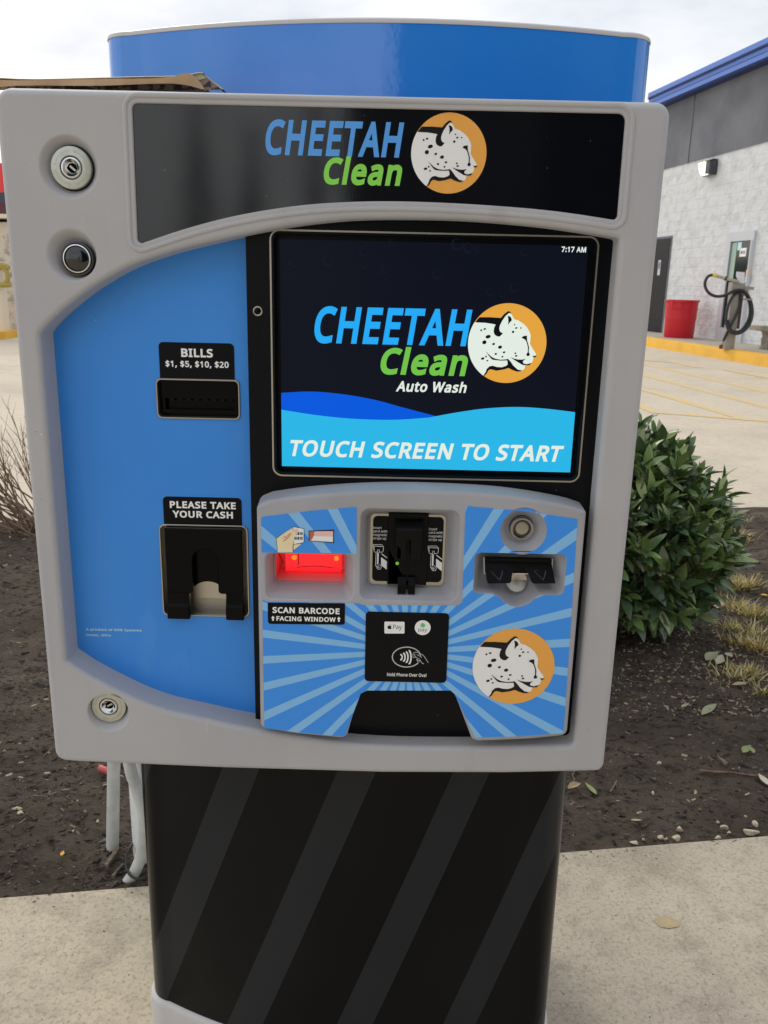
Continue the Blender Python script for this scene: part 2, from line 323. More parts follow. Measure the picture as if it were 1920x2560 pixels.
# ------------------------------------------------------------------ lettering (outlines of a plain sans, thousandths of an em)
GL = json.loads(r'''{" ":[209,[]],"$":[459,[[203,39,117,47,91,52,69,58,50,66,50,134,119,111,203,101,203,263,170,273,141,284,116,296,96,310,79,325,66,342,57,362,52,383,50,407,52,432,58,455,69,475,83,492,101,507,122,519,146,529,173,535,203,538,203,609,254,609,254,539,332,530,395,509,374,450,317,468,254,478,254,317,342,284,364,272,382,258,396,242,406,223,412,202,414,176,409,141,395,111,372,85,349,70,322,57,290,48,254,43,254,-47,203,-47],[254,105,283,110,306,117,323,127,335,140,342,155,345,172,344,184,341,195,337,205,330,213,321,221,309,228,254,246],[203,476,156,466,144,460,135,453,128,444,123,435,120,424,119,413,126,377,133,368,141,360,152,352,203,334]]],",":[215,[[154,84,136,23,111,-42,85,-103,33,-103,49,-38,63,31,73,93,148,93]]],"0":[459,[[419,287,419,253,417,221,414,191,409,163,401,128,390,97,376,70,359,47,339,27,316,12,290,1,261,-6,229,-8,188,-4,153,8,122,27,97,54,76,88,60,129,51,163,44,201,41,243,39,287,40,332,44,373,50,411,58,446,73,486,93,520,119,547,149,566,186,578,229,581,269,578,304,566,335,547,361,520,382,486,399,446,408,411,414,373,418,332],[110,287,111,249,113,215,116,184,121,156,131,125,143,98,159,78,178,64,202,55,229,52,256,55,279,64,298,78,314,98,326,124,336,156,341,184,345,215,347,249,348,287,347,325,345,359,341,390,336,417,326,449,314,475,298,495,279,510,256,518,229,521,202,518,178,510,159,495,143,475,131,449,121,417,116,390,113,359,111,325]]],"1":[459,[[285,0,216,0,216,400,216,439,217,470,219,499,196,477,169,455,108,405,71,452,226,573,285,573]]],"2":[459,[[417,0,38,0,38,59,188,210,261,287,280,309,295,331,306,353,315,376,320,399,322,424,318,453,309,477,294,496,273,510,249,518,221,520,194,519,169,514,147,506,83,466,45,513,94,548,153,572,174,577,197,580,221,581,255,579,285,572,313,562,336,548,356,531,372,510,384,485,391,458,394,428,392,399,386,371,375,344,361,318,344,292,324,267,247,185,128,67,128,64,417,64]]],"5":[459,[[221,351,258,349,292,342,322,331,349,316,371,297,389,274,402,247,410,217,413,183,410,145,402,111,387,81,368,54,343,32,314,15,280,2,242,-5,199,-8,116,0,91,6,70,14,51,23,51,90,71,79,95,70,121,62,148,57,174,53,200,52,227,54,252,58,274,65,293,76,310,89,323,106,333,126,339,149,341,176,337,210,325,239,306,262,279,279,243,289,197,292,146,288,99,280,64,302,86,573,373,573,373,508,146,508,132,342,169,348]]],"7":[459,[[109,0,344,508,35,508,35,573,419,573,419,518,187,0]]],":":[215,[[58,43,59,61,64,75,72,85,82,92,94,96,107,97,120,96,132,92,142,85,151,75,156,61,157,43,156,26,151,12,142,2,132,-6,120,-10,107,-11,94,-10,82,-6,72,2,64,12,59,26],[58,387,59,405,64,419,72,429,82,436,94,440,107,441,120,440,132,436,142,429,151,419,156,405,157,387,156,369,151,355,142,345,132,338,120,333,107,332,94,333,82,338,72,345,64,355,59,369]]],"A":[512,[[437,0,368,177,141,177,73,0,0,0,224,575,289,575,512,0],[282,415,274,438,263,473,255,500,247,468,238,438,230,415,165,241,346,241]]],"B":[521,[[241,573,292,571,336,565,373,555,404,541,428,522,445,497,455,467,459,431,457,409,453,389,446,371,437,354,424,340,409,328,392,317,372,309,350,304,350,300,373,295,395,288,415,279,433,267,448,253,461,236,470,215,476,191,478,163,475,130,467,100,454,74,436,52,413,33,385,19,354,8,318,2,279,0,78,0,78,573],[256,329,300,331,334,339,357,352,372,371,381,394,384,423,380,451,369,474,351,490,324,502,289,509,245,511,150,511,150,329],[150,269,150,61,265,61,311,64,346,74,371,91,388,112,398,138,401,168,399,188,395,205,388,221,377,235,362,247,344,256,321,263,293,267,260,269]]],"C":[507,[[323,517,294,516,266,510,241,502,217,490,196,474,178,456,162,434,149,410,139,383,131,353,127,321,125,286,126,252,131,220,138,191,147,164,164,132,186,105,213,83,244,68,281,58,322,55,394,62,460,78,460,15,393,-2,312,-8,270,-6,232,1,197,12,166,28,139,48,115,72,95,99,78,131,65,165,56,203,51,244,49,287,50,319,53,349,59,378,67,406,81,440,99,471,120,499,145,523,174,543,206,559,242,571,281,578,324,581,353,580,381,577,409,572,435,565,460,557,482,547,453,486,394,508,372,513,348,516]]],"D":[585,[[536,292,534,246,528,203,516,165,501,131,481,100,457,74,430,51,399,33,364,18,325,8,283,2,237,0,78,0,78,573,254,573,296,571,335,565,371,555,404,540,434,523,460,501,483,475,502,446,517,413,528,377,534,336],[460,289,459,326,454,359,446,388,435,415,416,444,391,469,361,487,327,500,287,508,244,511,150,511,150,62,228,62,282,65,329,76,369,94,402,119,428,151,446,190,457,236]]],"E":[446,[[398,0,78,0,78,573,398,573,398,509,150,509,150,330,383,330,383,268,150,268,150,63,398,63]]],"F":[416,[[150,0,78,0,78,573,398,573,398,509,150,509,150,306,383,306,383,243,150,243]]],"G":[584,[[326,302,524,302,524,22,431,-1,323,-8,280,-6,241,1,205,12,173,28,145,47,120,71,98,98,81,130,67,164,57,202,51,243,49,286,51,330,58,370,69,407,84,442,104,473,127,500,154,524,186,544,220,560,259,571,300,578,346,581,377,580,407,577,437,572,516,547,489,484,421,508,395,513,369,516,342,517,309,515,278,510,250,501,225,489,195,468,170,441,150,409,139,382,131,353,126,321,124,286,126,253,130,222,137,193,146,166,164,133,187,106,216,84,241,71,270,62,303,56,340,55,404,59,452,68,452,238,326,238]]],"H":[594,[[516,0,443,0,443,267,150,267,150,0,78,0,78,573,150,573,150,330,443,330,443,573,516,573]]],"I":[272,[[239,0,32,0,32,42,99,57,99,515,32,531,32,573,239,573,239,531,172,515,172,57,239,42]]],"K":[496,[[496,0,411,0,209,273,150,222,150,0,78,0,78,573,150,573,150,290,199,345,249,399,403,573,488,573,261,323]]],"L":[420,[[78,0,78,573,150,573,150,64,400,64,400,0]]],"M":[727,[[330,0,142,502,139,502,142,461,144,407,144,347,144,0,78,0,78,573,184,573,361,103,364,103,544,573,650,573,650,0,578,0,578,352,579,408,581,460,584,501,581,501,390,0]]],"N":[609,[[532,0,447,0,141,476,138,476,141,432,143,378,144,320,144,0,78,0,78,573,161,573,467,99,470,99,468,137,466,193,464,249,464,573,532,573]]],"O":[626,[[577,287,576,255,573,224,568,194,561,166,547,132,531,101,510,73,486,49,459,29,428,13,393,1,355,-6,314,-8,271,-6,232,1,196,13,165,29,138,49,114,73,94,101,78,132,65,167,58,195,53,224,50,255,49,288,51,331,56,370,65,408,78,442,94,473,114,500,138,524,166,545,197,561,232,572,271,579,314,581,356,579,393,572,428,561,459,545,486,525,510,501,530,473,547,442,560,408,570,370,576,330],[125,287,126,252,130,220,136,190,145,163,161,131,182,104,207,83,238,67,273,58,314,55,354,58,390,67,420,83,445,104,465,131,481,163,490,190,496,220,500,252,501,287,498,338,490,384,476,423,456,457,431,484,398,503,360,514,314,518,274,515,238,506,207,490,182,469,161,443,145,411,136,384,130,354,126,322]]],"P":[485,[[229,573,282,570,326,562,363,548,393,528,415,504,431,475,441,442,444,404,443,381,439,358,433,336,423,316,411,296,395,278,375,262,351,249,324,238,292,230,256,225,216,223,150,223,150,0,78,0,78,573],[223,511,150,511,150,285,208,285,242,286,272,290,298,296,320,306,338,318,352,334,362,352,368,375,370,401,366,435,354,462,334,484,306,499,269,508]]],"R":[499,[[236,573,281,571,320,565,353,555,381,540,404,522,422,500,434,474,442,444,444,410,442,381,437,356,427,334,415,315,401,298,385,285,330,257,487,0,403,0,264,237,150,237,150,0,78,0,78,573],[232,510,150,510,150,298,236,298,278,301,312,310,338,325,355,347,366,374,370,407,368,430,363,450,355,467,343,480,328,491,310,500,287,505,261,509]]],"S":[440,[[403,153,400,121,392,92,378,66,359,44,335,26,307,11,274,1,238,-6,198,-8,137,-5,83,4,41,19,41,88,113,65,142,59,171,56,201,55,228,56,252,60,273,66,290,74,305,85,316,98,324,113,329,129,330,147,329,164,325,180,318,194,308,207,295,218,277,230,196,265,131,294,114,305,98,317,85,330,74,344,65,359,57,375,52,393,49,413,48,435,51,464,58,490,71,513,89,533,110,550,136,563,165,573,197,579,231,581,262,580,290,577,318,572,389,549,366,487,302,508,278,513,254,516,229,517,207,516,187,513,169,507,155,499,142,489,133,478,126,464,122,450,121,434,122,416,126,400,133,386,143,373,156,362,172,351,246,318,278,306,307,293,332,279,353,264,371,247,385,228,395,206,401,181]]],"T":[446,[[259,0,187,0,187,509,8,509,8,573,437,573,437,509,259,509]]],"U":[586,[[513,202,511,164,503,128,489,95,470,65,446,40,416,20,389,8,360,-1,327,-6,290,-8,240,-4,196,7,159,25,128,50,104,82,86,118,76,158,72,204,72,573,144,573,144,201,148,158,161,122,182,93,211,72,248,59,294,55,327,57,355,63,379,73,399,88,415,105,427,126,435,149,440,174,442,202,442,573,513,573]]],"W":[746,[[735,573,583,0,510,0,399,375,389,410,380,443,373,471,370,488,367,471,361,443,352,409,342,373,234,0,161,0,10,573,85,573,174,223,183,186,190,151,196,118,201,87,206,119,213,154,222,191,232,227,333,573,407,573,512,225,523,187,532,151,538,117,544,87,550,129,560,175,572,224,660,573]]],"Y":[454,[[227,291,376,573,454,573,263,222,263,0,191,0,191,219,0,573,79,573]]],"a":[450,[[231,437,268,435,299,428,326,418,347,403,368,375,381,338,385,293,385,0,334,0,320,61,317,61,279,22,265,13,250,5,234,-1,172,-8,148,-7,124,-2,103,6,84,16,68,30,55,48,45,68,39,92,37,119,43,159,59,192,87,219,116,234,152,245,194,253,243,257,316,259,316,285,313,317,306,342,293,359,275,371,253,378,227,380,205,379,183,376,163,370,106,347,84,400,151,426,177,432,204,436],[252,208,204,203,167,195,141,182,124,165,113,144,110,119,112,97,120,79,132,66,148,56,167,51,188,49,223,52,253,62,279,79,299,103,311,134,315,172,315,210]]],"c":[385,[[241,-8,204,-5,170,2,139,15,112,34,88,58,69,87,58,114,50,143,46,176,44,213,46,250,51,284,59,315,71,342,90,372,114,396,142,415,174,428,208,435,245,438,309,431,358,415,337,356,292,370,244,376,217,374,193,368,172,358,155,343,141,325,131,303,123,277,119,247,117,213,119,181,123,152,131,126,141,104,155,86,172,71,191,61,214,55,240,53,302,60,351,78,351,15,304,-2]]],"d":[493,[[221,-8,182,-5,148,6,118,23,92,48,71,79,56,117,47,162,44,214,47,266,56,311,71,350,93,381,119,406,149,424,183,434,221,438,243,437,262,434,280,429,323,407,354,374,359,374,356,405,354,438,354,609,425,609,425,0,368,0,358,58,354,58,323,24,279,1,262,-4,242,-7],[232,51,273,55,305,67,328,88,343,117,352,154,355,200,355,213,354,251,349,284,340,313,329,336,306,360,274,375,231,379,196,374,168,359,146,334,133,309,124,281,119,249,117,213,119,176,124,144,133,116,146,93,168,69,197,55]]],"e":[452,[[234,438,269,435,301,427,329,414,354,396,374,373,390,346,402,315,409,281,411,244,411,201,117,201,122,157,134,119,154,90,181,69,215,56,254,52,327,60,392,82,392,20,327,-1,251,-8,212,-5,176,3,143,17,114,36,90,61,70,91,59,117,51,146,46,177,44,212,46,246,50,277,57,306,68,333,86,364,108,390,134,411,164,426,198,435],[233,380,202,377,175,366,154,348,137,323,125,293,119,257,338,257,336,281,333,302,326,322,318,338,306,353,292,364,276,373,256,378]]],"f":[276,[[266,375,158,375,158,0,87,0,87,375,12,375,12,408,87,432,87,457,89,492,95,522,104,547,116,568,132,585,152,597,174,606,199,612,227,613,274,609,310,599,292,544,262,552,228,556,206,553,189,545,175,532,166,513,160,489,158,458,158,430,266,430]]],"g":[493,[[221,438,248,436,273,431,297,422,319,409,338,393,355,373,359,373,369,430,425,430,425,-7,423,-46,416,-80,404,-109,388,-135,367,-155,341,-172,310,-183,274,-190,233,-192,147,-186,78,-165,78,-100,99,-110,123,-118,149,-125,177,-130,206,-133,237,-134,271,-130,300,-119,324,-101,341,-77,352,-48,355,-13,355,4,356,32,358,57,354,57,338,37,320,21,299,8,275,-1,250,-6,221,-8,182,-4,147,7,117,25,91,51,70,83,56,121,47,164,44,214,47,263,56,306,70,344,91,377,117,404,147,423,181,434],[230,379,207,376,187,370,169,359,153,344,140,326,130,303,123,277,119,247,117,213,119,176,124,143,134,115,146,92,169,68,197,54,232,50,253,51,271,53,288,58,303,65,315,74,326,85,336,98,343,113,349,131,356,197,356,214,355,251,350,282,343,309,332,331,319,348,302,362,281,371,257,377]]],"h":[496,[[139,431,138,399,135,370,140,370,149,385,161,397,174,407,221,429,273,437,306,435,335,430,360,421,382,408,399,391,413,370,423,344,429,314,431,280,431,0,361,0,361,275,358,307,351,333,338,353,319,367,295,376,265,379,235,377,210,370,189,360,173,347,160,329,150,308,144,283,140,254,139,222,139,0,68,0,68,609,139,609]]],"i":[207,[[139,430,139,0,68,0,68,430],[104,591,115,590,124,586,133,580,140,572,144,560,145,546,144,532,140,521,133,512,124,506,115,502,104,501,93,502,83,506,75,512,68,521,64,532,63,546,64,560,68,572,75,580,83,586,93,590]]],"l":[207,[[139,0,68,0,68,609,139,609]]],"m":[750,[[540,438,584,434,621,421,649,401,665,379,676,352,683,319,685,280,685,0,615,0,615,277,613,308,606,333,594,353,577,367,555,376,528,379,490,374,460,362,438,342,423,315,414,280,411,237,411,0,342,0,342,277,341,298,337,317,332,333,325,347,315,359,303,367,289,374,272,377,253,379,227,377,204,370,185,360,170,347,158,329,150,308,144,283,140,255,139,223,139,0,68,0,68,430,125,430,136,371,140,371,149,385,160,398,173,409,217,431,266,438,298,436,325,430,349,420,369,406,386,388,398,366,402,366,418,388,438,406,461,420,486,430,512,436]]],"n":[496,[[275,438,311,436,343,429,369,417,391,401,409,379,421,352,428,319,431,280,431,0,361,0,361,275,358,307,351,333,338,353,319,367,295,376,265,379,222,374,189,361,166,338,151,308,142,269,139,223,139,0,68,0,68,430,125,430,136,371,140,371,150,385,162,398,175,409,222,431]]],"o":[485,[[442,216,440,181,436,150,428,121,417,95,404,71,388,51,369,33,348,18,324,7,299,-1,271,-6,241,-8,214,-6,188,-1,163,7,140,18,119,33,100,51,84,71,70,95,59,121,51,150,46,181,44,216,46,250,50,282,58,310,68,336,87,367,110,392,137,412,169,426,204,435,244,438,281,435,316,426,347,412,374,392,398,367,417,336,428,310,436,282,440,250],[117,216,119,184,123,154,130,128,141,105,155,86,172,71,192,59,216,53,243,51,270,53,294,59,314,71,331,86,345,105,356,128,363,154,367,184,369,216,367,248,363,277,355,303,345,325,331,344,314,359,294,370,270,376,242,379,202,374,171,359,147,335,134,311,124,284,119,252]]],"p":[493,[[273,438,310,434,344,424,374,407,401,383,422,351,437,313,446,268,449,216,448,181,444,148,437,119,427,93,410,62,390,37,365,17,337,3,306,-5,272,-8,251,-7,231,-4,213,1,170,24,139,55,134,55,137,20,139,-16,139,-192,68,-192,68,430,126,430,136,371,139,371,170,405,182,414,197,422,213,429,231,434,251,437],[260,379,233,377,210,371,190,362,174,349,161,333,152,313,145,289,141,261,139,229,139,216,140,182,144,152,150,126,159,103,172,85,188,70,208,59,233,53,261,51,286,53,308,60,326,72,341,88,354,108,364,131,371,157,375,186,376,217,374,252,369,283,360,310,348,334,325,359,296,374]]],"r":[331,[[269,438,295,437,319,433,310,368,287,372,264,374,248,373,232,369,217,363,202,355,189,346,176,334,166,321,156,305,149,289,143,270,140,251,139,229,139,0,68,0,68,430,126,430,134,351,137,351,170,395,183,407,198,418,214,426,231,433,249,437]]],"s":[384,[[348,119,346,92,339,69,327,49,311,32,292,18,268,6,241,-2,210,-6,176,-8,99,-1,42,19,42,83,104,60,128,54,153,50,178,49,211,51,236,57,256,66,269,79,277,94,280,112,279,123,276,132,271,141,239,167,174,196,103,228,84,239,69,252,57,266,48,283,43,302,41,324,46,358,61,386,85,408,109,421,137,430,168,436,202,438,275,430,339,409,315,353,258,372,197,380,171,379,149,374,131,366,118,356,111,343,108,328,109,317,113,307,119,298,154,274,219,246,289,215,306,203,321,191,333,176,341,159,346,140]]],"t":[289,[[212,50,245,53,272,59,272,5,240,-4,200,-8,178,-7,157,-3,138,4,120,13,104,27,91,44,82,66,76,93,74,125,74,375,13,375,13,409,75,437,103,528,144,528,144,430,269,430,269,375,144,375,144,127,146,103,153,83,163,69,177,58,193,52]]],"u":[496,[[427,430,427,0,370,0,359,57,356,57,346,43,334,31,321,20,273,-1,220,-8,187,-6,159,-1,134,8,112,21,95,38,81,59,71,85,65,114,63,148,63,430,135,430,135,153,137,122,145,96,158,76,176,62,200,53,230,51,260,53,285,59,306,69,323,82,336,100,345,121,352,146,356,175,357,206,357,430]]],"v":[407,[[163,0,0,430,75,430,167,176,180,137,193,96,201,63,204,63,214,96,227,138,241,176,332,430,407,430,244,0]]],"w":[630,[[346,243,336,276,328,308,321,335,316,357,313,357,308,335,302,307,294,275,284,242,207,1,127,1,9,431,82,431,141,201,153,154,163,109,169,73,172,73,178,97,185,128,193,160,201,188,277,431,354,431,428,188,440,149,451,109,457,74,460,74,466,108,477,153,489,201,549,431,621,431,502,1,419,1]]],"y":[409,[[1,430,76,430,169,185,184,144,196,105,205,68,209,68,224,121,245,186,333,430,409,430,224,-59,213,-85,201,-108,188,-130,173,-148,157,-164,138,-176,117,-185,94,-191,67,-192,34,-190,9,-186,9,-130,30,-133,56,-135,72,-134,86,-131,99,-126,110,-118,121,-110,130,-99,152,-59,174,-2]]]}''')
def lettering(mb, s, x0, x1, zb, cap, y, m=None, weight=0, shear=0.0, cap_units=573):
    """one line set to span x0..x1 with its baseline at zb and capitals CAP high"""
    sc = cap / (cap_units + 2 * weight); polys = []; pen = 0
    for ch in s:
        adv, cs = GL[ch]; g = []
        for c in cs:
            l = [(c[i] + pen, c[i + 1]) for i in range(0, len(c), 2)]
            d = -weight            # solids run clockwise, counters the other way
            g.append([(px, py) for px, py in offs(l, weight)] if weight else l)
        polys.append(g); pen += adv + weight * 1.6
    polys = [[[((px + shear * py), (py + weight)) for px, py in l] for l in g] for g in polys]
    xs = [p[0] for g in polys for l in g for p in l]; a, b = min(xs), max(xs); kx = (x1 - x0) / (b - a)
    for g in polys:
        if g: mb.fill([[(x0 + (px - a) * kx, zb + py * sc) for px, py in l] for l in g], y, m, True)
def write(mb, s, cr_, xa, xb, ytop, ybase, d, m=None, weight=0, shear=0.0, cap_units=573):
    xm, ym = (xa + xb) / 2, (ytop + ybase) / 2
    lettering(mb, s, F(*cr_(xa, ym), d).x, F(*cr_(xb, ym), d).x, F(*cr_(xm, ybase), d).z,
              F(*cr_(xm, ytop), d).z - F(*cr_(xm, ybase), d).z, d, m, weight, shear, cap_units)

# ================================================================== the kiosk
K = thing('payment_kiosk', 'grey and blue pay station with lit touch screen on a black striped pedestal', 'payment kiosk', (-.076, .2, 0))
z6 = crop(600, 1180, .5425); zsign = crop(640, 260, .3617); zscr = crop(600, 560, .5425)

# ---- upper casing and pedestal: bowed front, rounded corners
def bowed(cx, hw, yedge, bow, rc=.034, back=.38):
    out = []
    side = yedge + rc
    out.append((cx + hw, back))
    for k in range(9):
        a = math.pi / 2 * k / 8; out.append((cx + hw - rc * (1 - math.cos(a)), side - rc * math.sin(a) * 1.0))
    n = 30
    xa = hw - rc
    for k in range(1, n):
        u = 1 - 2 * k / n; out.append((cx + xa * u, yedge - bow * (1 - u * u)))
    for k in range(9):
        a = math.pi / 2 * (1 - k / 8); out.append((cx - hw + rc * (1 - math.cos(a)), side - rc * math.sin(a)))
    out.append((cx - hw, back))
    return out[::-1]
def turned(l, cx, a=R_(4.0)): return [(cx + (x - cx) * math.cos(a) + (y - .12) * math.sin(a), .12 + (y - .12) * math.cos(a) - (x - cx) * math.sin(a)) for x, y in l]
def wrap(mb, loop, levels, m=None, top=True):
    """levels: (grow, z)"""
    rows = []
    for g, z in levels: rows.append([(x, y, z) for x, y in offs(ccw(loop), -g)])
    mb.grid(rows, m, True)
    if top: mb.add(rows[-1], [tuple(range(len(rows[-1])))], m)
cas = turned(bowed(-.0675, .2945, .115, .047), -.0675)
b = MB(); wrap(b, cas, [(0, .9), (0, ZC + .3242)]); casing = b.build('upper_casing', M['casing'], K)
b = MB(); wrap(b, cas, [(.0002, ZC + .3240), (.0008, ZC + .3242), (.0010, ZC + .3255), (.0002, ZC + .3280), (-.003, ZC + .3298), (-.008, ZC + .3304)]); b.build('top_cap', M['cap'], casing)
b = MB()
for x in (cas[0][0], cas[-1][0]):
    pass
ped = turned(bowed(-.086, .2895, .1025, .047), -.086, R_(6.5))
M['ped'] = mat('black vinyl with charcoal stripes', C(11, 12, 13), .20, spec=.17, bump=(160, .05, .0006, 4))
t = M['ped'].node_tree; bs = t.nodes['Principled BSDF']; n = t.nodes.new; l = t.links.new
tcn = n('ShaderNodeTexCoord'); sp = n('ShaderNodeSeparateXYZ'); l(tcn.outputs['Object'], sp.inputs[0])
def mth(op, a, b_=None, c=None):
    q = t.nodes.new('ShaderNodeMath'); q.operation = op
    for i, v in enumerate((a, b_, c)):
        if v is None: continue
        if isinstance(v, (int, float)): q.inputs[i].default_value = v
        else: t.links.new(v, q.inputs[i])
    return q.outputs[0]
# stripes lean: x grows with height; period 143 mm, stripe 47 mm
sx = mth('ADD', mth('ADD', mth('MULTIPLY', sp.outputs['Z'], -.36), sp.outputs['X']), -.076 + ZC * .36 + 5.0 * .143 + .0526)
fr = mth('MODULO', sx, .143)
st = mth('LESS_THAN', fr, .0470)
mxn = n('ShaderNodeMix'); mxn.data_type = 'RGBA'; mxn.inputs['A'].default_value = C(8, 10, 14); mxn.inputs['B'].default_value = C(41, 43, 47)
l(st, mxn.inputs['Factor']); l(mxn.outputs['Result'], bs.inputs['Base Color'])
b = MB(); wrap(b, ped, [(0, .06), (0, .98)]); pedestal = b.build('pedestal', M['ped'], K)
b = MB(); wrap(b, ped, [(.006, 0.0), (.006, .068), (.0052, .073), (.003, .0762), (.0005, .0775), (-.004, .0778)]); b.build('base_skirt', M['cap'], K)

# ---- front frame
fo = fillet(mm((-408.2, 239.6), (-408.2, -452), (-380, -454.2), (-218, -458.2), (-37, -459.6), (100, -456.8), (190, -452.4), (211.2, -451), (211.2, 239.6)),
            [.0165, .0150, 0, 0, 0, 0, 0, .0135, .0145], 9)
arch = spline(mm((-382.5, 19.5), (-369.7, 32.8), (-346.6, 51.4), (-323.9, 66.8), (-292.2, 83.8), (-261.1, 95.2), (-230.2, 104), (-184, 114.8), (-134.2, 124.6), (-85.1, 130.8), (-40.4, 133), (26.3, 133.2), (93.7, 129.4), (143, 124), (172.8, 119.5)), 5)
bot = spline(mm((172.8, -417), (52.9, -421.7), (-68.3, -421), (-181.4, -405), (-241, -392.4), (-277.2, -384.2), (-305.3, -373.9), (-337.1, -357.7), (-361.5, -343.5), (-383.3, -328)), 5)
op = arch + bot
rr = [0] * len(op); rr[0] = .006; rr[len(arch) - 1] = .006; rr[len(arch)] = .006; rr[-1] = .004
opening = fillet(op, rr, 6)
sg = mm((-280.8, 227.2)) + mm((168.5, 227.6), (169.2, 135.6)) + spline(mm((169.2, 135.6), (124.1, 141.2), (80.4, 144.8), (15.1, 147.6), (-49.9, 148), (-106, 145), (-149.5, 139.6), (-193.2, 131.2), (-237.2, 119.4), (-282.5, 104.2)), 4)[1:]
rs = [0] * len(sg); rs[0] = .0055; rs[1] = .007; rs[2] = .004; rs[-1] = .004
sign_loop = fillet(sg, rs, 6)
YF = -.035
LOCK1, CAMP, LOCK2 = mm((-342, 171.7), (-342.5, 90.5), (-343.2, -383.9))
b = MB()
DISH = [(LOCK1, LOCK1, .0285), ((CAMP[0] - .0028, CAMP[1] + .0034), CAMP, .0245), ((LOCK2[0] + .0015, LOCK2[1] - .0050), LOCK2, .0235)]
holes = [opening, sign_loop] + [circ(*c, R, n=48) for c, _, R in DISH]
pb = [(.0082 * (1 - math.sin(a)), YF + .016 * (1 - math.cos(a))) for a in [math.pi / 2 * k / 10 for k in range(11)]]
pro_out = pb + [(0, .02), (.004, .13)]
pro_open = bevel(.0056, YF, 7) + [(0, .03)]
pro_sign = [(.0012, YF), (.0004, YF + .0004), (0, YF + .0012), (0, YF + .003), (-.004, YF + .0032)]
pro_dish = [(.0, YF)]
plate(b, fo, holes, YF, pro_out, [pro_open, pro_sign] + [pro_dish] * 3)
def dish(mb, co, c, R, r0, dep):
    n = 14; rows = []
    for k in range(n + 1):
        u = k / n; r = R - (R - r0) * u; x, z = co[0] + (c[0] - co[0]) * u, co[1] + (c[1] - co[1]) * u; y = YF + dep * (u * u * (3 - 2 * u))
        rows.append([(x + r * math.cos(a), y, z + r * math.sin(a)) for a in [2 * math.pi * q / 48 for q in range(48)]])
    rows.append([(c[0] + r0 * math.cos(a), YF + dep + .03, c[1] + r0 * math.sin(a)) for a in [2 * math.pi * q / 48 for q in range(48)]])
    mb.grid(rows, None, True)
for (co, c, R), r0, dp_ in zip(DISH, (.0192, .0158, .0188), (.0115, .0115, .0105)): dish(b, co, c, R, r0, dp_)
def bead(mb, loop, r, y, n=7, flat=.75):
    rows = []
    for k in range(n + 1):
        a = math.pi * k / n; rows.append([(x, y - r * flat * math.sin(a), z) for x, z in offs(ccw(loop), r * math.cos(a))])
    mb.grid(rows, None, True)
bead(b, offs(ccw(sign_loop), -.0066), .0024, YF + .0002)
frame = b.build('front_frame', M['frame'], K, angle=50)

# ---- locks and dome camera in the frame
def lock(c, turn):
    b = MB(); y0 = YF + .0055
    b.lathe(c, [(.0190, y0 + .022), (.0190, y0 + .0012), (.0187, y0 + .0002), (.0181, y0), (.0107, y0), (.0104, y0 + .0006), (.0104, y0 + .003)], 48, M['zinc'])
    b.lathe(c, [(.0202, y0 + .02), (.0202, y0 + .0045), (.0192, y0 + .0045)], 48, M['blackp'])
    o = b.build('lock', None, K)
    b = MB(); b.lathe(c, [(.0100, y0 + .004), (.0098, y0 + .0006), (.0090, y0 - .0004), (.0078, y0 - .0006), (.0068, y0 + .0006), (.0052, y0 + .0030), (.0045, y0 + .0034), (.0045, y0 + .010)], 40, M['chrome'])
    b.lathe(c, [(.0104, y0 + .0025), (.0099, y0 + .0025)], 40, M['blackp']); b.build('lock_cylinder', None, o)
    b = MB(); b.lathe(c, [(.0045, y0 + .0062), (.0026, y0 + .0042), (.0, y0 + .0042)], 24, M['blackg'])
    q = Vector((math.cos(turn), math.sin(turn))); p = Vector((-q.y, q.x))
    l4 = [(c[0] + (q * a + p * e).x, c[1] + (q * a + p * e).y) for a, e in ((-.003, -.0009), (.0034, -.0009), (.0034, .0009), (-.003, .0009))]
    sheet(b, l4, y0 + .0036, M['zinc'], th=.002); b.build('keyway', None, o)
    return o
lk1 = lock(LOCK1, -.7); lk1['label'] = 'upper round lock'
lk2 = lock(LOCK2, .5); lk2['label'] = 'lower round lock'
# faint stamped characters round each washer (worn illegible strokes)
for c, o in ((LOCK1, lk1), (LOCK2, lk2)):
    b = MB(); rnd = random.Random(5)
    for k in range(34):
        a = 2 * math.pi * k / 34
        if k % 9 == 8: continue
        ca, sa = math.cos(a), math.sin(a); y = YF + .0055 - .00012
        for j in range(2):
            u = (j - .5) * .0011 + rnd.uniform(-.0003, .0003); r0 = .0134 + rnd.uniform(0, .0008); r1 = .0160 - rnd.uniform(0, .0008)
            q = [(r0, u - .0002), (r1, u - .0002), (r1, u + .0002), (r0, u + .0002)]
            b.add([(c[0] + r * ca - w_ * sa, y, c[1] + r * sa + w_ * ca) for r, w_ in q], [(0, 1, 2, 3)])
    b.build('stamping', M['whitedim'] if False else M['steeld'], o)
b = MB(); y0 = YF + .006
b.lathe(CAMP, [(.0160, y0 + .02), (.0160, y0), (.0156, y0 - .0006), (.0143, y0 - .0008), (.0140, y0 + .0002)], 48, M['darksteel'])
b.lathe(CAMP, [(.0138, y0 + .0006), (.0136, y0 - .0008), (.0131, y0 - .0016), (.0121, y0 - .0017), (.0119, y0)], 48, M['chrome'])
dome = b.build('dome_camera', None, K)
b = MB(); b.lathe(CAMP, [(.0119, y0 - .0002)] + [(.0119 * math.cos(a), y0 - .0002 - .0035 * math.sin(a)) for a in [math.pi / 2 * k / 7 for k in range(1, 8)]], 40); b.build('camera_lens', M['lens'], dome)

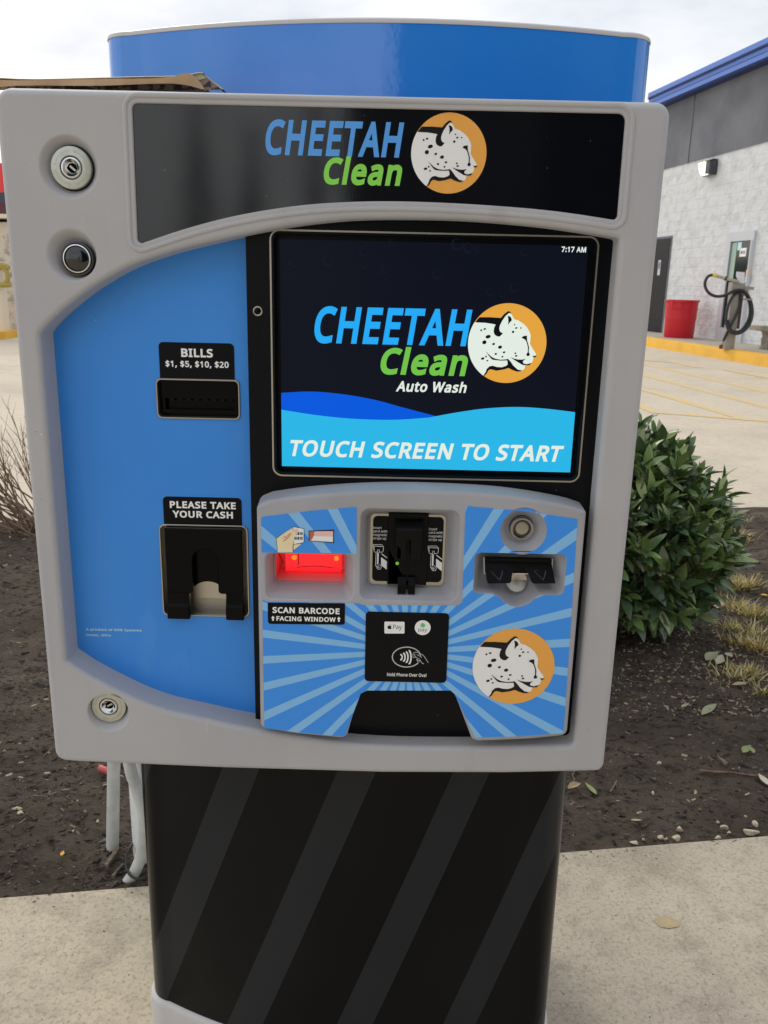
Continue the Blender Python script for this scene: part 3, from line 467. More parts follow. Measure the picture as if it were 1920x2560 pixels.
# ---- emblem: profile of a spotted cat on an orange disc
def emblem(name, parent, cx, cz, r, d, kit, step=.0002):
    T = lambda pts: [(cx + (x - 862) / 712 * r, cz - (y - 796) / 656 * r) for x, y in pts]
    mo, mw, mk = kit; b = MB()
    sheet(b, circ(cx, cz, r, n=72), d, mo, th=.0003)
    a0, a1 = math.atan2(-(462 - 796) / 656, (262 - 862) / 712), math.atan2(-(1345 - 796) / 656, (452 - 862) / 712) + 2 * math.pi
    arc = [(cx + r * 1.001 * math.cos(a0 + (a1 - a0) * k / 20), cz + r * 1.001 * math.sin(a0 + (a1 - a0) * k / 20)) for k in range(21)]
    white = arc + T([(500, 1270), (520, 1220), (560, 1188), (620, 1168), (700, 1185), (780, 1190), (860, 1166), (893, 1140), (1000, 1180), (1080, 1228), (1140, 1236), (1186, 1226), (1206, 1200), (1208, 1160), (1240, 1148), (1310, 1120), (1345, 1080), (1352, 1040), (1356, 1010), (1400, 985), (1405, 972), (1385, 940), (1330, 870), (1275, 795), (1277, 740), (1278, 650), (1250, 590), (1200, 520), (1130, 465), (1040, 415), (960, 395), (930, 345), (900, 308), (865, 290), (800, 345), (740, 430), (700, 465), (632, 490), (560, 478), (440, 465)])
    b.fill([white], d - step, mw)
    ks = [[(262, 462), (296, 415), (335, 376), (520, 372), (718, 380), (780, 312), (820, 284), (850, 266), (885, 280), (905, 308), (862, 297), (800, 350), (745, 430), (712, 500), (702, 545), (708, 580), (724, 606), (745, 620), (775, 625), (755, 650), (715, 685), (670, 682), (625, 655), (602, 610), (608, 540), (632, 490), (560, 478), (440, 465)],
          [(840, 345), (885, 352), (910, 380), (920, 415), (880, 455), (855, 492), (858, 440), (855, 395)],
          [(1115, 690), (1150, 665), (1212, 658), (1214, 700), (1220, 740), (1245, 800), (1262, 850), (1262, 930), (1287, 968), (1275, 990), (1240, 997), (1220, 972), (1245, 925), (1240, 850), (1225, 800), (1200, 745), (1165, 715), (1130, 705)],
          [(930, 1017), (1000, 1040), (1080, 1055), (1150, 1055), (1215, 1040), (1185, 1065), (1165, 1090), (1180, 1118), (1240, 1130), (1300, 1112), (1328, 1105), (1290, 1145), (1230, 1150), (1160, 1142), (1080, 1102), (1000, 1060)],
          [(1335, 985), (1370, 990), (1408, 975), (1402, 1000), (1370, 1018), (1345, 1005)],
          [(475, 925), (530, 975), (590, 1020), (660, 1050), (760, 1065), (870, 1055), (890, 1045), (945, 1095), (1000, 1160), (1080, 1222), (1160, 1235), (1120, 1256), (1060, 1255), (980, 1230), (910, 1200), (830, 1226), (690, 1250), (630, 1235), (580, 1228), (545, 1248), (520, 1300), (480, 1335), (452, 1345), (500, 1275), (512, 1225), (560, 1180), (615, 1166), (700, 1188), (790, 1190), (860, 1168), (893, 1140), (880, 1075), (760, 1080), (620, 1070), (580, 1047), (530, 995)]]
    for p in ks: b.fill([T(p)], d - 2 * step, mk)
    for x, y, a, e in [(377, 588, 16, 16), (440, 566, 24, 14), (508, 690, 47, 28), (445, 783, 38, 32), (615, 808, 25, 18), (735, 857, 36, 26), (664, 971, 22, 16), (813, 940, 24, 15), (788, 1014, 17, 14), (430, 1052, 32, 19), (489, 1018, 16, 14), (518, 1085, 18, 12), (972, 486, 14, 10), (1008, 538, 22, 13), (1092, 536, 13, 12), (955, 603, 22, 19), (1020, 953, 16, 14), (1038, 996, 22, 14)]:
        b.fill([T([(x + a * math.cos(q) + .25 * e * math.sin(q), y + e * math.sin(q) - .25 * a * math.cos(q)) for q in [2 * math.pi * k / 16 for k in range(16)]])], d - 2 * step, mk)
    return b.build(name, None, parent, smooth=False)
def disc(cr_, xl, xr, yt, yb, d):
    l_, r_, t_, b_ = F(*cr_(xl, (yt + yb) / 2), d), F(*cr_(xr, (yt + yb) / 2), d), F(*cr_((xl + xr) / 2, yt), d), F(*cr_((xl + xr) / 2, yb), d)
    return (l_.x + r_.x) / 2, (t_.z + b_.z) / 2, ((r_.x - l_.x) + (t_.z - b_.z)) / 4

# ---- sign panel over the arch
b = MB(); b.fill([offs(ccw(sign_loop), -.003)], YF + .0030); sign = b.build('sign_panel', M['black'], K)
dS = YF + .0027
emblem('cat_emblem', sign, *disc(zsign, 1073, 1593, 58, 620, dS), dS, (M['orange'], M['white'], M['printblack']))
b = MB(); write(b, 'CHEETAH', zsign, 65, 1022, 117, 361, dS, M['signblue'], 30, .2)
b.build('blue_lettering', None, sign, smooth=False)
b = MB(); write(b, 'Clean', zsign, 468, 1010, 375, 561, dS - .0002, M['green'], 36, .2)
b.build('green_lettering', None, sign, smooth=False)

# ---- blue bill panel (left) with cut-outs
BIL = rrect(*[v for p in mm((-281.2, -66.2), (-194.6, -24.6)) for v in p], .0055)
CSH = rrect(*[v for p in mm((-285.6, -286.0), (-189.4, -180.6)) for v in p], .0065)
bl = offs(ccw(opening), -.005)
bl = mm((-395, -425), (-176, -425), (-176, 150), (-395, 150))
cut_r = rrect(*[v for p in mm((-279.6, -64.6), (-196.2, -26.2)) for v in p], .0045)
cut_c = rrect(*[v for p in mm((-284.2, -284.6), (-190.8, -182.0)) for v in p], .0055)
b = MB(); b.fill([bl, cut_r, cut_c], 0.0); bluep = b.build('blue_panel', M['blue'], K, smooth=False)
zd = crop(180, 1540, .13261)
b = MB(); write(b, 'A product of DRB Systems', zd, 262, 1310, 238, 283, -.0004, M['paleblue'], 24); b.build('maker_note', None, bluep, smooth=False)
b = MB(); write(b, 'Green, Ohio', zd, 268, 732, 338, 382, -.0004, M['paleblue'], 24); b.build('maker_note', None, bluep, smooth=False)
z9 = crop(360, 830, .1688); za = crop(380, 1220, .16878)
def label(name, loop, d, lines, parent, extra=None):
    b = MB(); sheet(b, loop, d, M['label']); o = b.build(name, None, parent)
    for s, c, x0, x1, yt, yb, wt in lines:
        b = MB(); write(b, s, c, x0, x1, yt, yb, d - .0003, M['white'], wt); b.build('lettering', None, o, smooth=False)
    return o
bil_l = fillet(mm((-276.2, -25.5), (-199.6, -25.5), (-199.6, 11.8), (-276.2, 11.8)), [0, 0, .0045, .0045])
label('bills_label', bil_l, -.0006, [('BILLS', z9, 550, 1018, 248, 374, 38), ('$1, $5, $10, $20', z9, 318, 1254, 432, 522, 30)], K)
csh_l = fillet(mm((-279.6, -181.5), (-195.7, -181.5), (-195.7, -150), (-279.6, -150)), [0, 0, .0045, .0045])
label('cash_label', csh_l, -.0006, [('PLEASE TAKE', za, 264, 1240, 203, 306, 38), ('YOUR CASH', za, 303, 1198, 344, 444, 38)], K)

# ---- bill acceptor: steel surround, deep black mouth
def ring(mb, lo, li, y0, y1, m):
    """flat surround standing proud: outer wall, face, inner wall"""
    mb.grid([[(x, y1, z) for x, z in lo], [(x, y0 + .0004, z) for x, z in lo], [(x, y0, z) for x, z in offs(ccw(lo), .0004)]], m, True)
    mb.fill([offs(ccw(lo), .0004), li], y0, m)
    mb.grid([[(x, y0, z) for x, z in li], [(x, y1, z) for x, z in li]], m, True)
b = MB(); ring(b, BIL, cut_r, -.0016, .016, M['steeld']); acc = b.build('bill_acceptor', None, K, angle=30)
b = MB()
X0, X1, Z0, Z1 = -.2765, -.1985, ZC - .0610, ZC - .0275
yb = .004
b.box((-.2785, .013, ZC - .066), (-.1965, .03, ZC - .0245))
b.box((X0, yb, ZC - .0455), (X1, .028, Z1)); b.box((X0, yb + .0015, Z0), (X1, .028, Z0 + .0035))
b.box((X0, yb + .0015, Z0 + .0035), (X0 + .003, .028, ZC - .0455)); b.box((X1 - .003, yb + .0015, Z0 + .0035), (X1, .028, ZC - .0455))
b.build('acceptor_mouth', M['blackg'], acc, smooth=False)
b = MB()
for k in range(8):
    x = X0 + .008 + k * .0088; b.box((x, .0075, ZC - .0485), (x + .0035, .013, ZC - .0458))
b.build('slot_teeth', M['blackp'], acc, smooth=False)

# ---- cash tray: steel surround, folded black cover with a finger notch
b = MB(); ring(b, CSH, cut_c, -.0014, .018, M['steel']); tray = b.build('cash_tray', None, K, angle=30)
b = MB(); b.fill([offs(ccw(cut_c), -.0004)], .017); b.build('tray_back', M['steel'], tray, smooth=False)
b = MB(); b.add([(-.2845, .0165, ZC - .2845), (-.1905, .0165, ZC - .2845), (-.1905, .0165, ZC - .2720), (-.2845, .0165, ZC - .2720)], [(0, 1, 2, 3)]); b.box((-.2842, .002, ZC - .2848), (-.1908, .0168, ZC - .2842))
b.build('tray_floor', M['steeld'], tray, smooth=False)
cov = mm((-277.5, -183.4), (-277.5, -255.5)) + spline(mm((-252.5, -256.5), (-249.6, -254.5), (-249.2, -251)), 3) + [(-.2492, ZC - .2190)] + \
      [(-.2355 + .0137 * math.cos(a), ZC - .2190 + .0137 * math.sin(a)) for a in [math.pi * (1 - k / 14) for k in range(1, 14)]] + [(-.2218, ZC - .2190)] + \
      spline(mm((-221.8, -251), (-221.4, -254.5), (-218.5, -256.5)), 3) + mm((-194.9, -255.5), (-194.9, -183.4))
b = MB(); plate(b, cov, [], -.0085, [(.0006, -.0085), (0, -.0079), (0, -.0065)])
b.box((-.2772, -.0065, ZC - .2555), (-.2764, .014, ZC - .1840)); b.box((-.1960, -.0065, ZC - .2555), (-.1952, .014, ZC - .1840))
b.box((-.2774, -.0078, ZC - .1838), (-.1950, .014, ZC - .1828))
b.build('tray_cover', M['blackg'], tray, angle=25)
for xa, xb in ((-.2782, -.2545), (-.2140, -.1950)):
    b = MB()
    rows = [[(xa, y, z), (xb, y, z)] for y, z in ((-.0065, ZC - .2555), (-.0068, ZC - .2620), (-.0082, ZC - .2690), (-.0105, ZC - .2715), (-.0105, ZC - .2745), (-.0100, ZC - .2860), (-.0030, ZC - .2868))]
    b.grid(rows, M['blackg'])
    b.box((xa, -.0062, ZC - .2860), (xb, .003, ZC - .2555), M['blackg'])
    b.build('tray_lip', None, tray, angle=20)
b = MB(); fl = mm((-276, -262)) + [(-.2355 + .0218 * math.cos(a), ZC - .2685 + .0218 * math.sin(a)) for a in [math.pi * (1 - k / 16) for k in range(17)]] + mm((-196.2, -262), (-196.2, -186), (-276, -186))
plate(b, fl, [], .004, [(.0002, .004), (0, .0042), (0, .0055)]); b.build('tray_inner_flap', M['blackg'], tray, smooth=False)

# ---- black screen panel, trim, touch screen
Yp = -.012
b = MB(); sp_o = mm((-183.6, -440), (190, -440), (190, 150), (-183.6, 150))
scr_hole = rrect(*[v for p in mm((-156.6, -118.8), (156.4, 118.6)) for v in p], .0065)
b.fill([sp_o, scr_hole, mm((-159, -237), (-82.8, -237), (-82.8, -188.5), (-159, -188.5))], Yp)
b.grid([[(x, Yp, z) for x, z in scr_hole], [(x, .002, z) for x, z in scr_hole]], None, True)
b.add([(-.1836, Yp, ZC - .44), (-.1836, Yp, ZC + .15), (-.1836, .004, ZC + .15), (-.1836, .004, ZC - .44)], [(0, 1, 2, 3)])
scp = b.build('screen_panel', M['panel'], K, angle=30)
b = MB(); ro = rrect(*[v for p in mm((-160.4, -122.2), (159.6, 122.4)) for v in p], .010, 8)
sheet(b, ro, Yp - .0005, M['steel'], holes=[offs(ro, .0016)], th=.0005); b.build('screen_trim', None, scp)
b = MB(); q = mm((-180.5, 51.3))[0]; q = (F(557 * 1.15732, 672 * 1.15732, Yp).x, F(557 * 1.15732, 672 * 1.15732, Yp).z)
b.lathe(q, [(.0048, Yp), (.0048, Yp - .0009), (.0042, Yp - .0012), (.0034, Yp - .0009), (.0032, Yp)], 28, M['steeld']); b.lathe(q, [(.0033, Yp - .0004), (.0015, Yp - .0009), (0, Yp - .001)], 20, M['blackg'])
b.build('status_sensor', None, scp)
b = MB(); b.fill([mm((-158, -120), (158, -120), (158, 120), (-158, 120))], .0012, M['panel'])
wz = lambda pts: FZ(zscr, pts, 0)
hw_, hh_ = .15205, .11405
sl = lambda z: [(-hw_, z), (hw_, z)]
b.fill([[(-hw_, ZC - hh_), (hw_, ZC - hh_), (hw_, ZC + hh_), (-hw_, ZC + hh_)]], 0.0, M['e_navy'])
screen = b.build('touch_screen', None, K, smooth=False)
clampx = lambda l_: [(max(-hw_, min(hw_, x)), z) for x, z in l_]
deep = clampx(wz(spline([(188, 778), (330, 772), (480, 785), (620, 810), (750, 845), (905, 886)], 8)))
cyan = clampx(wz(spline([(188, 855), (350, 880), (520, 897), (700, 902), (850, 893), (905, 885), (1000, 868), (1130, 850), (1270, 843), (1400, 850), (1546, 867)], 8)))
cyan[0] = (-hw_, cyan[0][1]); cyan[-1] = (hw_, cyan[-1][1]); deep[0] = (-hw_, deep[0][1])
b = MB(); b.fill([deep + [(deep[-1][0], deep[-1][1] - .01), (-hw_, ZC - .06)]], -.0002, M['e_deep'])
b.fill([cyan + [(hw_, ZC - hh_), (-hw_, ZC - hh_)]], -.0004, M['e_cyan']); b.build('screen_waves', None, screen, smooth=False)
dT = -.0006
b = MB(); write(b, 'CHEETAH', zscr, 343, 1068, 387, 556, dT, M['e_blue'], 30, .2); b.build('screen_text', None, screen, smooth=False)
b = MB(); write(b, 'Clean', zscr, 648, 1050, 575, 697, dT - .0002, M['e_green'], 36, .2); b.build('screen_text', None, screen, smooth=False)
b = MB(); write(b, 'Auto Wash', zscr, 718, 1045, 727, 775, dT, M['e_white'], 30, .22); b.build('screen_text', None, screen, smooth=False)
b = MB(); write(b, 'TOUCH SCREEN TO START', zscr, 232, 1493, 1009, 1083, dT, M['e_white'], 30, .22); b.build('screen_text', None, screen, smooth=False)
b = MB(); write(b, '7:17 AM', zscr, 1482, 1595, 105, 130, dT, M['e_white'], 30); b.build('screen_text', None, screen, smooth=False)
zsd = crop(1080, 740, .19289)
emblem('cat_emblem', screen, *disc(zsd, 467, 1483, 92, 1128, dT), dT, (M['e_orange'], M['e_white'], M['e_black']))
b = MB()
for x, y, r in [(245, 178, 20), (215, 225, 15), (568, 128, 18), (570, 190, 14), (665, 210, 17), (905, 232, 20), (1000, 95, 26), (1050, 110, 22), (1100, 118, 14), (1265, 292, 22), (1155, 315, 18), (1310, 130, 17), (405, 170, 24), (485, 170, 12), (700, 85, 14), (1210, 330, 12)]:
    p = F(*zscr(x, y), 0); k = r * .5425 / 2.43e3
    lo = [(p.x + k * math.cos(a), p.z + k * math.sin(a)) for a in [2 * math.pi * i / 24 for i in range(24)]]
    lo2 = [(p.x + .12 * k + k * .78 * math.cos(a), p.z + .1 * k + k * .78 * math.sin(a)) for a in [2 * math.pi * i / 24 for i in range(24)]]
    b.fill([lo, lo2], -.0002, M['e_bubble'])
b.build('screen_bubbles', None, screen, smooth=False)

# ---- lower control moulding
YM = -.044
zb = crop(650, 1280, .15069); zc = crop(900, 1520, .14467); ze = crop(880, 1240, .18083); zf = crop(1160, 1270, .1748)
mo_pts = mm((-173.5, -398.5), (-136.4, -404.4), (-84, -409), (-78.5, -405.5), (-66.5, -357), (-59.5, -350), (33.5, -348.5), (37.5, -353), (58.5, -406.5), (64.5, -409.2), (123.1, -405), (162.5, -399.5), (162.2, -150)) + \
         spline(mm((162.2, -145), (140, -138.6), (95.8, -131.6), (51.8, -128), (-14.1, -126.8), (-68.8, -128.8), (-123.6, -134.2), (-160, -140.2)), 4) + mm((-173.2, -146))
rr = [.007, 0, .004, .003, .005, .005, .005, .005, .003, .004, 0, .008, 0] + [0] * (len(mo_pts) - 13)
rr[13] = .008; rr[-2] = .006; rr[-1] = .008
mo_o = fillet([p for i, p in enumerate(mo_pts) if i != 12], [r for i, r in enumerate(rr) if i != 12], 6)
def rr4(a, r, n=7): return rrect(a[0] / 1000, ZC + a[1] / 1000, a[2] / 1000, ZC + a[3] / 1000, r, n)
card_o, card_f = rr4((-66.5, -245, 34, -147.5), .009), rr4((-59.3, -237.5, 23.6, -156.2), .006)
scan_o, scan_f = rr4((-164.6, -246.3, -74.8, -196.6), .007), rr4((-159.3, -237.2, -82.6, -203), .0042)
def scoop(g=0.0, dz=0.0):
    a = mm((51.6, -235), (72, -235.2)) + spline(mm((72, -235.2), (79.2, -239.5), (87.5, -246), (98, -249.5), (108.5, -246), (116, -239.8), (122, -235.4)), 4)[1:] + mm((145.3, -235), (145.3, -191.4), (51.6, -191.4))
    r = [.006] + [0] * (len(a) - 4) + [.006, .006, .006]
    return fillet(a, r, 6)
rec_o = scoop()
BTN = (.0994, ZC - .1668)
btn_o = circ(BTN[0], BTN[1], .0232, n=48)
b = MB()
lip = bevel(.0022, YM, 4)
plate(b, mo_o, [card_o, scan_o, rec_o, btn_o], YM, bevel(.0042, YM, 7) + [(-.0015, -.0125)], [lip] * 4)
def loft(mb, lo, lf, y0, y1, n=4, m=None):
    lo, lf = ccw(lo), ccw(lf); k = len(lf); rows = []
    for i in range(n + 1):
        u = i / n; e = u ** 1.35
        rows.append([(a[0] + (c[0] - a[0]) * u, y0 + (y1 - y0) * e, a[1] + (c[1] - a[1]) * u) for a, c in zip(lo, lf)])
    mb.grid(rows, m, True)
loft(b, card_o, card_f, YM + .0022, -.021); b.fill([ccw(card_f)], -.0208)
loft(b, scan_o, scan_f, YM + .0022, -.021)
# receipt recess: shallow bowl around the mouth, deeper under the scoop
rc = Vector((.0985, ZC - .2125)); rows = []
for u, y in ((0, YM + .0022), (.07, YM + .010), (.16, YM + .019), (.30, YM + .026), (.55, YM + .029), (.995, YM + .030)):
    rows.append([(x + (rc.x - x) * u, y, z + (rc.y - z) * u) for x, z in ccw(rec_o)])
b.grid(rows, None, True)
n = 12; rows = []
b.lathe(BTN, [(.0232, YM + .0022)] + [(.0232 - .0102 * u, YM + .0022 + .0125 * math.sin(u * math.pi / 2)) for u in [k / 8 for k in range(1, 9)]] + [(.012, YM + .017)], 48)
mould = b.build('control_moulding', M['mould'], K, angle=45)

# ---- printed sunburst film
M['burst'] = mat('sunburst printed film', C(46, 128, 218, KF), .38)
t = M['burst'].node_tree; bs = t.nodes['Principled BSDF']; n = t.nodes.new; l = t.links.new
tcn = n('ShaderNodeTexCoord'); sp = n('ShaderNodeSeparateXYZ'); l(tcn.outputs['Object'], sp.inputs[0])
ctr = F(*z6(772, 828), YM)
dx = mth('SUBTRACT', sp.outputs['X'], ctr.x + .076); dz = mth('SUBTRACT', sp.outputs['Z'], ctr.z)
th = mth('ARCTAN2', dz, dx); rr_ = mth('SQRT', mth('ADD', mth('MULTIPLY', dx, dx), mth('MULTIPLY', dz, dz)))
stp = math.radians(11.25)
q = mth('ADD', mth('DIVIDE', th, stp), 100.07); fra = mth('SUBTRACT', mth('FRACT', q), .5)
per = mth('ABSOLUTE', mth('MULTIPLY', rr_, mth('SINE', mth('MULTIPLY', fra, stp))))
hwid = mth('ADD', mth('MULTIPLY', rr_, .0140), .0023)
msk = mth('LESS_THAN', per, hwid)
mxn = n('ShaderNodeMix'); mxn.data_type = 'RGBA'; mxn.inputs['A'].default_value = C(46, 128, 218, KF); mxn.inputs['B'].default_value = C(116, 168, 226, KF)
l(msk, mxn.inputs['Factor']); l(mxn.outputs['Result'], bs.inputs['Base Color'])
df = YM - .0004
fz6 = lambda pts: FZ(z6, pts, df)
b = MB(); sheet(b, fillet(fz6([(97, 207), (320, 180), (537, 161), (537, 384), (520, 374), (99, 371)]), [.003, 0, .001, .001, 0, .001]), df, M['burst'], th=.0004)
b.build('sunburst_film', None, mould, smooth=False)
right = fz6([(1040, 157), (1300, 180), (1556, 217), (1525, 700), (1491, 1203), (1300, 1217), (1085, 1225), (988, 1022), (970, 1007), (585, 1007), (556, 1022), (482, 1219), (300, 1204), (112, 1181), (103, 590), (128, 599), (485, 604), (548, 606), (565, 614), (1004, 616), (1024, 600)])
b = MB(); sheet(b, right, df, M['burst'], holes=[[p for p in circ(BTN[0], BTN[1], .0238, n=48)], offs(ccw(rec_o), -.0006)], th=.0004)
b.build('sunburst_film', None, mould, smooth=False)
emblem('cat_emblem', mould, *disc(z6, 1072, 1450, 722, 1068, df - .0004), df - .0004, (M['orange'], M['white'], M['printblack']))
# barcode hint picture: hand with ticket, little window
dh = df - .0004; fb = lambda pts: FZ(zb, pts, dh)
b = MB()
def pic(loop, m, k): b.fill([FZ(zb, loop, dh - k * .0001)], dh - k * .0001, m)
hand = [(290, 668), (292, 600), (280, 520), (276, 440), (340, 390), (430, 330), (545, 262), (600, 275), (640, 290), (640, 320), (560, 470), (548, 540), (540, 600), (545, 640), (538, 668)]
pic([(552, 630), (640, 570), (690, 525), (560, 540)], M['skin'], 0)
pic([(x + (8 if x > 400 else -7), y - 5) for x, y in hand[:-1]] + [(545, 668)], M['printblack'], 0)
pic(hand, M['skin'], 1)
pic([(545, 240), (730, 275), (730, 508), (552, 542)], M['printblack'], 2); pic([(552, 248), (724, 281), (724, 503), (558, 534)], M['white'], 3)
for yy in (330, 408):
    for x, wd in ((570, 22), (600, 12), (622, 26), (660, 14), (684, 22)): pic([(x, yy + 4), (x + wd, yy + 5), (x + wd, yy + 50), (x, yy + 52)], M['printblack'], 4)
pic([(400, 495), (500, 400), (560, 300), (580, 283), (610, 278), (632, 295), (630, 335), (590, 390), (560, 450), (545, 520), (480, 560)], M['skin'], 5)
pic(closed([(566, 310), (590, 282), (625, 290), (632, 318), (612, 346), (580, 342)], 4), M['pinkprint'], 6)
for p in ([(395, 490), (470, 430), (530, 350), (524, 348), (462, 424), (388, 482)], [(388, 400), (425, 436), (500, 360), (493, 352), (428, 422), (395, 396)], [(365, 432), (400, 450), (402, 445), (367, 427)]): pic(p, M['brownprint'], 7)
pic([(806, 312), (1228, 293), (1226, 515), (808, 482)], M['printblack'], 0); pic([(820, 322), (1212, 316), (1212, 500), (822, 476)], M['pinkprint'], 1)
pic([(880, 400), (1210, 408), (1208, 495), (850, 470)], M['white'], 2); pic([(822, 322), (900, 320), (892, 390), (870, 440), (840, 470), (822, 474)], M['brownprint'], 3)
b.build('hint_picture', None, mould, smooth=False)
# scan label
lo = fillet(fz6([(128, 602), (484, 605), (483, 703), (129, 699)]), [.0006, .0006, .003, .003])
b = MB(); sheet(b, lo, df - .0005, M['label']); scl = b.build('scan_label', None, mould)
b = MB(); dl = df - .0008
write(b, 'SCAN BARCODE', zb, 207, 1320, 1588, 1686, dl, M['white'], 38)
b.build('lettering', None, scl, smooth=False)
b = MB(); write(b, 'FACING WINDOW', zb, 272, 1258, 1738, 1814, dl, M['white'], 34)
for x, y in ((215, 1762), (1308, 1778)):
    b.fill([FZ(zb, [(x, y - 42), (x + 32, y - 2), (x + 14, y - 2), (x + 14, y + 42), (x - 14, y + 42), (x - 14, y - 2), (x - 32, y - 2)], dl)], dl, M['white'])
b.build('lettering', None, scl, smooth=False)

# ---- contactless pad
b = MB(); pl = rr4((-60.2, -338.2, 27.4, -258.4), .0042)
plate(b, pl, [], YM - .0016, [(.0003, YM - .0016), (0, YM - .0013), (0, YM)]); pad = b.build('contactless_pad', M['label'], K)
dp = YM - .0018; fc = lambda pts, k=0: FZ(zc, pts, dp - k * .0001)
b = MB(); b.fill([fillet(fc([(422, 235), (770, 238), (768, 442), (422, 440)]), .0012)], dp, M['white'])
ap = closed([(512, 308), (490, 305), (476, 322), (480, 348), (497, 366), (512, 362), (528, 366), (545, 346), (536, 332), (540, 312), (528, 305)], 4)
b.fill([fc(ap, 1)], dp - .0001, M['printblack']); b.fill([fc([(510, 300), (514, 286), (528, 279), (524, 294)], 1)], dp - .0001, M['printblack'])
write(b, 'Pay', zc, 572, 722, 290, 364, dp - .0001, M['printblack'], -4)
b.build('pay_badge', None, pad, smooth=False)
b = MB(); q = disc(zc, 947, 1219, 211, 469, dp); b.fill([circ(q[0], q[1], q[2], n=48)], dp, M['white'])
M['agreen'] = mat('green badge print', C(92, 172, 92, KF), .5)
b.fill([fc([(1055, 292)] + [(1085 + 32 * math.cos(a), 290 - 28 * math.sin(a)) for a in [math.pi * (1 - k / 10) for k in range(11)]] + [(1115, 325), (1098, 330), (1098, 345), (1090, 345), (1090, 330), (1080, 330), (1080, 345), (1072, 345), (1072, 330), (1055, 322)], 1)], dp - .0001, M['agreen'])
for x in (1041, 1118): b.fill([fc([(x, 290), (x + 9, 290), (x + 9, 322), (x, 322)], 1)], dp - .0001, M['agreen'])
for a_, e_ in ((1064, 1072), (1106, 1098)): b.fill([fc([(a_, 258), (a_ + 3, 257), (e_ + 3, 270), (e_, 271)], 1)], dp - .0001, M['agreen'])
write(b, 'pay', zc, 1010, 1160, 345, 404, dp - .0001, M['label'], -6)
b.build('pay_badge', None, pad, smooth=False)
b = MB(); write(b, 'Hold Phone Over Oval', zc, 468, 1146, 1128, 1184, dp, M['white'], 16); b.build('lettering', None, pad, smooth=False)
b = MB()
def stroke(pts, wd, m, k=0):
    P = [Vector(p) for p in pts]; lft, rgt = [], []
    for i, p in enumerate(P):
        t_ = (P[min(i + 1, len(P) - 1)] - P[max(0, i - 1)]).normalized(); nn = Vector((-t_.y, t_.x)) * wd / 2
        lft.append(p + nn); rgt.append(p - nn)
    n0 = len(P); y = dp - k * .0001
    vs = [(lambda g: (g.x, y, g.z))(F(*zc(*p), y)) for p in lft + rgt]
    b.add(vs, [(i, i + 1, n0 + i + 1, n0 + i) for i in range(n0 - 1)], m)
stroke([(805 + 246 * math.cos(a), 848 + 172 * math.sin(a)) for a in [math.radians(35 + 318 * k / 60) for k in range(61)]], 17, M['whitedim'])
for x, h in ((705, 46), (752, 70), (800, 92), (850, 116)):
    stroke([(x - 8 + (26 + h * .12) * math.cos(a), 850 + h * math.sin(a)) for a in [math.radians(-90 + 180 * k / 14) for k in range(15)]], 25, M['white'])
for p in ([(960, 850), (918, 848), (930, 770), (1025, 772), (1018, 800)], [(948, 800), (985, 805), (1070, 855)], [(985, 805), (948, 798), (940, 815), (965, 845), (1030, 890), (1070, 950), (1105, 965)],
          [(1025, 800), (1055, 798), (1095, 820), (1180, 945)], [(975, 880), (985, 905), (1000, 925), (1030, 930)], [(985, 880), (1010, 908), (1040, 915)]):
    stroke(spline(p, 4), 9, M['whitedim'], 1)
b.build('tap_icon', None, pad, smooth=False)

# ---- card reader
YC = -.0222
b = MB(); outer = rr4((-57.6, -236.2, 22.0, -157.4), .0055); plate(b, outer, [], YC, [(.0003, YC), (0, YC + .0003), (0, -.0205)], m=M['steel'])
cardr = b.build('card_reader', None, K)
YC2 = YC - .0006
inn = rr4((-54.6, -232.2, 19.4, -160.2), .005); b = MB(); sheet(b, inn, YC2, M['label'], th=.0006); b.build('reader_plate', None, cardr)
YB = YC - .0045
X = lambda x, y, d: (lambda q: (q.x, q.z))(F(*ze(x, y), d))
b = MB(); x0 = X(497, 700, YB)[0]; x1 = X(1045, 700, YB)[0]; z0 = X(760, 1228, YB)[1]; z1 = X(760, 243, YB)[1]
plate(b, rrect(x0, z0, x1, z1, .0006, 2), [], YB, [(.0004, YB), (0, YB + .0004), (0, YC)], m=M['blackp'])
rb = b.build('reader_body', None, cardr)
YH = YB - .017
h0, h1 = X(606, 700, YH)[0], X(966, 700, YH)[0]; hz0, hz1 = X(780, 888, YH)[1], X(780, 480, YH)[1]; ht = X(780, 308, YB)[1]
hb0, hb1 = h0 - .0014, h1 + .0014
slw = .0024; sc_ = (h0 + h1) / 2 - .0004; szt = X(780, 600, YH)[1]
head = fillet([(h0, hz0), (sc_ - slw, hz0), (sc_ - slw, szt - slw), (sc_ - slw * .7, szt - .0006), (sc_, szt), (sc_ + slw * .7, szt - .0006), (sc_ + slw, szt - slw), (sc_ + slw, hz0), (h1, hz0), (h1, hz1), (h0, hz1)], [.0012, 0, 0, 0, 0, 0, 0, 0, .0012, .0016, .0016])
b = MB(); plate(b, head, [], YH, bevel(.0008, YH, 3) + [(0, YB)], m=M['blackp'])
rows = [[(h0 + (hb0 - h0) * u, YH + .0004 + (YB - YH) * (u ** 1.6), hz1 - .0003 + (ht - hz1) * u), (h1 + (hb1 - h1) * u, YH + .0004 + (YB - YH) * (u ** 1.6), hz1 - .0003 + (ht - hz1) * u)] for u in [k / 6 for k in range(7)]]
b.grid(rows, M['blackp'])
for s_, hh in ((0, hb0), (1, hb1)):
    xx = (h0, h1)[s_]; b.add([(xx, YH + .0008, hz1), (xx, YB, hz1), (hb0 if s_ == 0 else hb1, YB, ht)], [(0, 1, 2)], M['blackp'])
b.build('reader_head', None, cardr, angle=30)
b = MB(); zz0 = X(760, 1225, YB)[1]
